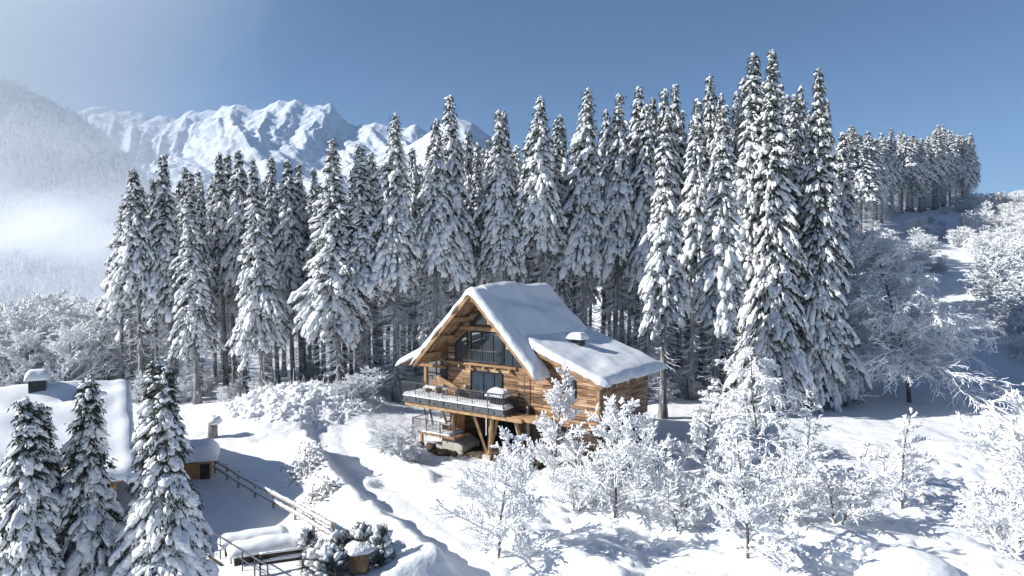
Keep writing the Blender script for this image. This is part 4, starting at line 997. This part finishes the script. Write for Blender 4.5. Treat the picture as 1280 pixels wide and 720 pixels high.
mb = MB(); pad(mb, [(-5.4, -1.15, 7.3), (-4.2, -1.15, 7.3), (-4.2, .05, 7.3), (-5.4, .05, 7.3)], .6, .3, (8, 8), wob=.06, seed=33); mb.build('snow_cap', M['snow_roof'], cp, smooth=True)

# shed with thick snow cap
b = hit(243, 601); g0 = b.z
sh = empty('shed', b, R(20)); tag(sh, 'small orange wooden shed under a thick snow cap at the head of the rail fence', 'shed')
mb = MB(); mb.box(-2.6, 0, -.4, 1.0, 2.2, 1.15); mb.build('wall', M['orange_wood'], sh)
mb = MB(); mb.box(.35, -.03, -.2, .95, -.004, 1.0); mb.build('door', M['dark_wood'], sh)
mb = MB(); mb.box(-2.8, -.2, 1.152, 1.2, 2.4, 1.28); r_ = mb.build('roof', M['dark_wood'], sh)
mb = MB(); pad(mb, [(-3.0, -.4, 1.28), (1.4, -.4, 1.28), (1.4, 2.6, 1.28), (-3.0, 2.6, 1.28)], 1.05, .75, (20, 16), wob=.12, wsc=1.0, seed=35, jag=.1); mb.build('roof_snow', M['snow_roof'], r_, smooth=True)

# stone post with a snow cap
b = hit(266, 548); st = empty('stone_post', b); tag(st, 'round frosted post wearing a tall snow cap beyond the shed', 'post')
mb = MB(); mb.curve([(0, 0, -.3), (0, 0, .5), (.02, 0, 1.15)], [.42, .38, .36], 12); mb.build('shaft', M['bark_frost'], st, smooth=True)
mb = MB(); blob(mb, (0, 0, 1.38), (.6, .58, .5), 1); mb.build('snow_cap', M['snow_tree'], st, smooth=True)

# ---------------------------------------------------------------- rail fence
fence = empty('rail_fence', hit(269, 590)); fl_ = fence.location.copy(); tag(fence, 'two-rail wooden fence with snow along its rails, running down beside the bank', 'fence')
fp = [hit(269, 592), hit(284, 601), hit(298, 610), hit(319, 623), hit(342, 637), hit(369, 652), hit(392, 665), (hit(417, 681))]
for p in fp:
    mb = MB(); mb.beam(tuple(Vector((p.x, p.y, p.z - .5)) - fl_), tuple(Vector((p.x, p.y, p.z + 1.1)) - fl_), .12); mb.build('post', M['fence_wood'], fence)
for a, b in zip(fp[:-1], fp[1:]):
    for hh in (.45, .92):
        off = Vector((-.08, -.04, 0))
        A = a + Vector((0, 0, hh)) - fl_ + off; B = b + Vector((0, 0, hh)) - fl_ + off
        mb = MB(); mb.beam(tuple(A), tuple(B), .07, .15); r_ = mb.build('rail', M['fence_wood'], fence)
        mb = MB(); nn = 12; t = np.linspace(0, 1, nn)[:, None]; P = np.array(A)[None] * (1 - t) + np.array(B)[None] * t + [0, 0, .1]; P[:, 2] += g.normal(0, .01, nn)
        mb.curve(P, g.uniform(.06, .11, nn), 7); mb.build('rail_snow', M['snow_tree'], r_, smooth=True)

# metal stair railing, covered tables and bench in the lower garden
a, b = hit(263, 690), hit(322, 719.5)
a = at(263, 693, 36.2); a.z = G(a.x, a.y); b = at(335, 735, 30.5); b.z = G(b.x, b.y)
sr = empty('stair_railing', a); tag(sr, 'grey metal stair railing beside dark steps in the lower left garden', 'railing')
d = b - a; mb = MB()
mb.beam((0, 0, 1.0), tuple(d + Vector((0, 0, 1.0))), .05); mb.beam((0, 0, .55), tuple(d + Vector((0, 0, .55))), .03)
for t in np.linspace(0, 1, 6): q = d * t; mb.beam((q.x, q.y, q.z - .4), (q.x, q.y, q.z + 1.0), .05)
mb.build('rail_frame', M['metal'], sr)
mb = MB(); q = Vector((-.25, -.2, -.3)); mb.beam(tuple(q), tuple(d + q), .14, .45); mb.build('kerb_wall', M['dark_wood'], sr)
def covered(px, py, w, dp, hgt, cap, rz, lab, seed, cat='table', body='dark_wood', name='covered_table'):
    b = hit(px, py); o = empty(name, b, rz); tag(o, lab, cat, 'snow-buried furniture in the lower garden')
    mb = MB(); mb.box(-w / 2 + .25, -dp / 2 + .2, -.3, w / 2 - .25, dp / 2 - .2, hgt); mb.build('base', M[body], o)
    mb = MB(); pad(mb, [(-w / 2, -dp / 2, hgt), (w / 2, -dp / 2, hgt), (w / 2, dp / 2, hgt), (-w / 2, dp / 2, hgt)], cap, .42, (18, 10), wob=.1, wsc=.9, seed=seed); mb.build('snow_cover', M['snow_roof'], o, smooth=True)
    return o
covered(318, 684, 3.4, 1.2, .38, .5, R(24), 'long low table buried in snow, the upper of two near the rail fence', 41)
covered(334, 697, 3.6, 1.3, .42, .5, R(24), 'long dark-sided table buried in snow, the lower of two near the rail fence', 42)
b = hit(352, 716); bn = empty('bench', b, R(20)); tag(bn, 'dark slatted bench with snow between its boards at the bottom edge', 'bench')
for hh in (.42, .78):
    mb = MB(); mb.box(-1.0, -.04, hh, 1.0, .04, hh + .16); bo = mb.build('backrest', M['dark_wood'], bn)
    mb = MB(); mb.curve([(u, 0, hh + .19) for u in np.linspace(-.98, .98, 8)], .06, 7); mb.build('board_snow', M['snow_tree'], bo, smooth=True)
for u in (-.95, .95):
    mb = MB(); mb.box(u - .04, -.3, -.3, u + .04, .1, .9); mb.build('leg', M['dark_wood'], bn)
# junipers with snow pillows
def juniper(seed, h, r):
    g = np.random.default_rng(seed); S = MB(); B = MB(); T = MB()
    n = int(110 * r * h); th = g.uniform(0, 6.28, n); zz = g.uniform(0, 1, n); rad = r * np.sqrt(g.uniform(.25, 1, n)) * (1 - zz ** 2.2) ** .5
    P = np.stack([np.cos(th) * rad, np.sin(th) * rad, zz * h], 1)
    out = P * [1, 1, .5] + [0, 0, .2]; out /= np.linalg.norm(out, axis=1)[:, None]
    m = g.uniform(size=n) < .45; s = g.uniform(.06, .24, m.sum()); S.lumps(P[m] + [0, 0, .1], np.stack([s * 1.3, s, s * .75], 1), out[m], ICO2, g)
    k = n * 26; i = g.integers(0, n, k); Q = P[i] + g.normal(size=(k, 3)) * .1; D = out[i] + g.normal(size=(k, 3)) * .55 + [0, 0, .25]; D /= np.linalg.norm(D, axis=1)[:, None]
    sd = np.cross(D, g.normal(size=(k, 3))); sd /= np.linalg.norm(sd, axis=1)[:, None]; ln = g.uniform(.1, .24, k)[:, None]
    B.add(np.stack([Q - sd * .018, Q + sd * .018, Q + D * ln], 1), np.arange(k * 3).reshape(-1, 3))
    T.tubes(np.zeros((40, 3)), P[:40] * .9, .03, .012, 4)
    return {'stems': T.mesh('stems', M['bark'], False), 'foliage': B.mesh('foliage', M['needles_frosty'], False), 'snow_cover': S.mesh('snow_cover', M['snow_tree'], True)}, h
for k, (px, py, h, r, lab) in enumerate([(385, 688, 1.1, .7, 'small dark conifer bush beside the lower end of the rail fence'), (398, 717, 1.6, 1.0, 'snowy conifer bush at the bottom, left of the garden group'), (425, 706, 1.7, .9, 'snowy conifer bush in the middle of the garden group'),
                                         (452, 700, 1.8, 1.0, 'snowy conifer bush behind the stone in the garden group'), (476, 705, 2.1, .7, 'upright dark conifer bush, rightmost of the garden group by the road'), (415, 726, 1.5, 1.1, 'snow-heavy conifer bush cut by the bottom edge')]):
    b = hit(px, min(py, 718)) if py <= 718 else Vector((at(px, 735, 31.2).x, 31.2, G(at(px, 735, 31.2).x, 31.2)))
    h *= .8; place_tree(juniper(700 + k, h, r * .8), 'conifer_bush', b, h, k, lab, 'snowy conifer bushes at the garden corner', 'shrub')
b = hit(447, 718); mb = MB(); blob(mb, (0, 0, .4), (.5, .4, .75), 3); o = empty('boulder', b); tag(o, 'brown upright stone with a snow cap among the conifer bushes', 'stone'); mb.build('stone', M['orange_wood'] if 0 else M['beam_old'], o, smooth=True)
mb = MB(); blob(mb, (0, 0, 1.1), (.6, .5, .3), 4); mb.build('snow_cap', M['snow_tree'], o, smooth=True)
# big snow mounds bottom right
b = at(1132, 735, 31.6); b.z = G(b.x, b.y); mb = MB(); v, f = ico(5, 9, .04); v = v.copy()
v[:, 2] += .02 * fbm(v[:, 0] * 3, v[:, 1] * 3, 3, 2); mb.add(v * [2.35, 1.6, 1.25], f); o = mb.build('snow_mound', M['snow_roof'], smooth=True, loc=b); tag(o, 'large smooth rounded snow mound at the bottom edge right of the lumpy one', 'snow mound')
b = hit(1070, 712); mb = MB(); g = np.random.default_rng(8); n = 130; th = g.uniform(0, 6.28, n); ph = g.uniform(0, 1.3, n); P = np.stack([np.cos(th) * np.cos(ph) * 1.0, np.sin(th) * np.cos(ph) * .8, np.sin(ph) * 1.25], 1)
s = g.uniform(.14, .36, n); mb.lumps(P, np.stack([s, s, s * .9], 1), g.normal(size=(n, 3)), ICO2, g); blob(mb, (0, 0, .2), (1.0, .85, 1.0), 3)
o = mb.build('snowy_bush', M['snow_tree'], smooth=True, loc=b); tag(o, 'lumpy bush completely caked in snow left of the smooth mound', 'shrub')

# ---------------------------------------------------------------- clouds, mist, haze
M['cloud'] = noise_mat('cloud', (.9, .92, .95), (.95, .96, .97), 1, 1)
mb = MB(); g = np.random.default_rng(4); Yc = 12500
cl_ = []
for k in range(46):
    px = g.uniform(92, 178); py = 143 - 9 * math.exp(-((px - 122) / 12) ** 2) + g.uniform(0, 5); p = at(px, py, Yc); cl_.append(p); s = g.uniform(25, 70)
    v, f = ICO3[k % 6]; mb.add(v * [s * 2.4, s, s * .6] + np.array(p), f)
o = mb.build('cloud', M['cloud'], smooth=True); tag(o, 'small white cloud peeping over the distant ridge', 'cloud')
def vol(name, dens, col=(.9, .95, 1), aniso=.35):
    m = bpy.data.materials.new(name); m.use_nodes = True; nt = m.node_tree; nt.nodes.clear()
    out = nt.nodes.new('ShaderNodeOutputMaterial'); v = nt.nodes.new('ShaderNodeVolumePrincipled'); v.inputs['Color'].default_value = (*col, 1); v.inputs['Anisotropy'].default_value = aniso
    v.inputs['Density'].default_value = dens; nt.links.new(v.outputs[0], out.inputs['Volume']); return m, nt, v
mh, _, _ = vol('haze', HAZE if 'HAZE' in globals() else 5e-5, (.5, .73, 1.0), .5)
mb = MB(); mb.box(-6200, -200, -190, 6200, 8600, 1290); tag(mb.build('haze', mh), 'thin pale blue air haze over the valley', 'haze', kind='stuff')
mm, nt, v = vol('mist', 0, (.95, .97, 1), .2)
co = coords(nt); gr = nd(nt, 'ShaderNodeTexGradient', gradient_type='QUADRATIC_SPHERE'); L(nt, co, gr.inputs['Vector'])
nz = nd(nt, 'ShaderNodeTexNoise', Scale=3.6, Detail=5); L(nt, co, nz.inputs['Vector'])
rp = ramp(nt, nz.outputs['Fac'], [(.44, (.04, .04, .04)), (.60, (1, 1, 1))])
mu = nd(nt, 'ShaderNodeMath', operation='MULTIPLY'); L(nt, gr.outputs['Fac'], mu.inputs[0]); L(nt, rp, mu.inputs[1])
mu2 = nd(nt, 'ShaderNodeMath', operation='MULTIPLY'); L(nt, mu.outputs[0], mu2.inputs[0]); mu2.inputs[1].default_value = .016; L(nt, mu2.outputs[0], v.inputs['Density'])
rpn = nd(nt, 'ShaderNodeTexNoise', Scale=7.0, Detail=5); L(nt, co, rpn.inputs['Vector'])
mb = MB(); mb.add(ICO3[0][0] * 1.0, ICO3[0][1]); o = mb.build('mist', mm); o.location = at(-20, 318, 560); o.scale = (360, 280, 135); tag(o, 'bright bank of mist lying in the valley before the wooded mountain', 'mist', kind='stuff')
mt, nt, v = vol('thin_mist', 0, (.93, .97, 1), .3)
co = coords(nt); gr = nd(nt, 'ShaderNodeTexGradient', gradient_type='QUADRATIC_SPHERE'); L(nt, co, gr.inputs['Vector'])
mu = nd(nt, 'ShaderNodeMath', operation='MULTIPLY'); L(nt, gr.outputs['Fac'], mu.inputs[0]); mu.inputs[1].default_value = .0028; L(nt, mu.outputs[0], v.inputs['Density'])
mb = MB(); mb.add(ICO3[0][0] * 1.0, ICO3[0][1]); o = mb.build('mist', mt); o.location = at(-60, 270, 1050); o.scale = (620, 420, 420); tag(o, 'thin pale veil of mist rising in front of the wooded mountain', 'mist', kind='stuff')

mt, nt, v = vol('sun_glow_mist', 0, (.9, .96, 1), .45)
co = coords(nt); gr = nd(nt, 'ShaderNodeTexGradient', gradient_type='QUADRATIC_SPHERE'); L(nt, co, gr.inputs['Vector'])
mu = nd(nt, 'ShaderNodeMath', operation='MULTIPLY'); L(nt, gr.outputs['Fac'], mu.inputs[0]); mu.inputs[1].default_value = .0075; L(nt, mu.outputs[0], v.inputs['Density'])
mb = MB(); mb.add(ICO3[0][0] * 1.0, ICO3[0][1]); o = mb.build('mist', mt); o.location = at(-220, 10, 1500); o.scale = (1250, 600, 850); tag(o, 'faint haze added for the sun glow in the sky above the wooded mountain', 'mist', kind='stuff')  # volume added to carry the sun's glow in the upper left sky

# ---------------------------------------------------------------- light, sky, camera
SUN_EL, sx, sy = R(30), -.992, -.12
w = bpy.data.worlds.new('World'); sc.world = w; w.use_nodes = True; nt = w.node_tree
bg = nt.nodes['Background']; sk_ = nt.nodes.new('ShaderNodeTexSky'); sk_.sky_type = 'NISHITA'; sk_.sun_disc = False
sk_.sun_elevation = SUN_EL; sk_.sun_rotation = math.atan2(sx, sy); sk_.altitude = 2500; sk_.air_density = 1.0; sk_.dust_density = .7; sk_.ozone_density = 4.0
nt.links.new(sk_.outputs[0], bg.inputs[0]); bg.inputs[1].default_value = .06
ld = bpy.data.lights.new('sun', 'SUN'); ld.energy = 4.8; ld.angle = R(.5); ld.color = (1, .965, .92)
lo = bpy.data.objects.new('sun', ld); COL.objects.link(lo)
lo.rotation_euler = Vector((sx * math.cos(SUN_EL), sy * math.cos(SUN_EL), math.sin(SUN_EL))).to_track_quat('Z', 'Y').to_euler()
cam = bpy.data.cameras.new('camera'); co_ = bpy.data.objects.new('camera', cam); COL.objects.link(co_)
co_.location = (0, 0, H); co_.rotation_euler = (math.pi / 2 - PITCH, 0, 0); cam.sensor_width = 36; cam.lens = 36 * F / 1280; cam.clip_end = 30000; cam.clip_start = .5
sc.camera = co_
sc.view_settings.view_transform = 'Standard'; sc.view_settings.look = 'None'; sc.view_settings.gamma = 1; sc.view_settings.exposure = .7
cy = sc.cycles; cy.max_bounces = 8; cy.diffuse_bounces = 6; cy.glossy_bounces = 2; cy.transmission_bounces = 2; cy.volume_bounces = 2; cy.transparent_max_bounces = 8
cy.volume_step_rate = 4; cy.volume_max_steps = 48; cy.use_adaptive_sampling = True; cy.adaptive_threshold = .02
cy.use_denoising = True; cy.sample_clamp_indirect = 4
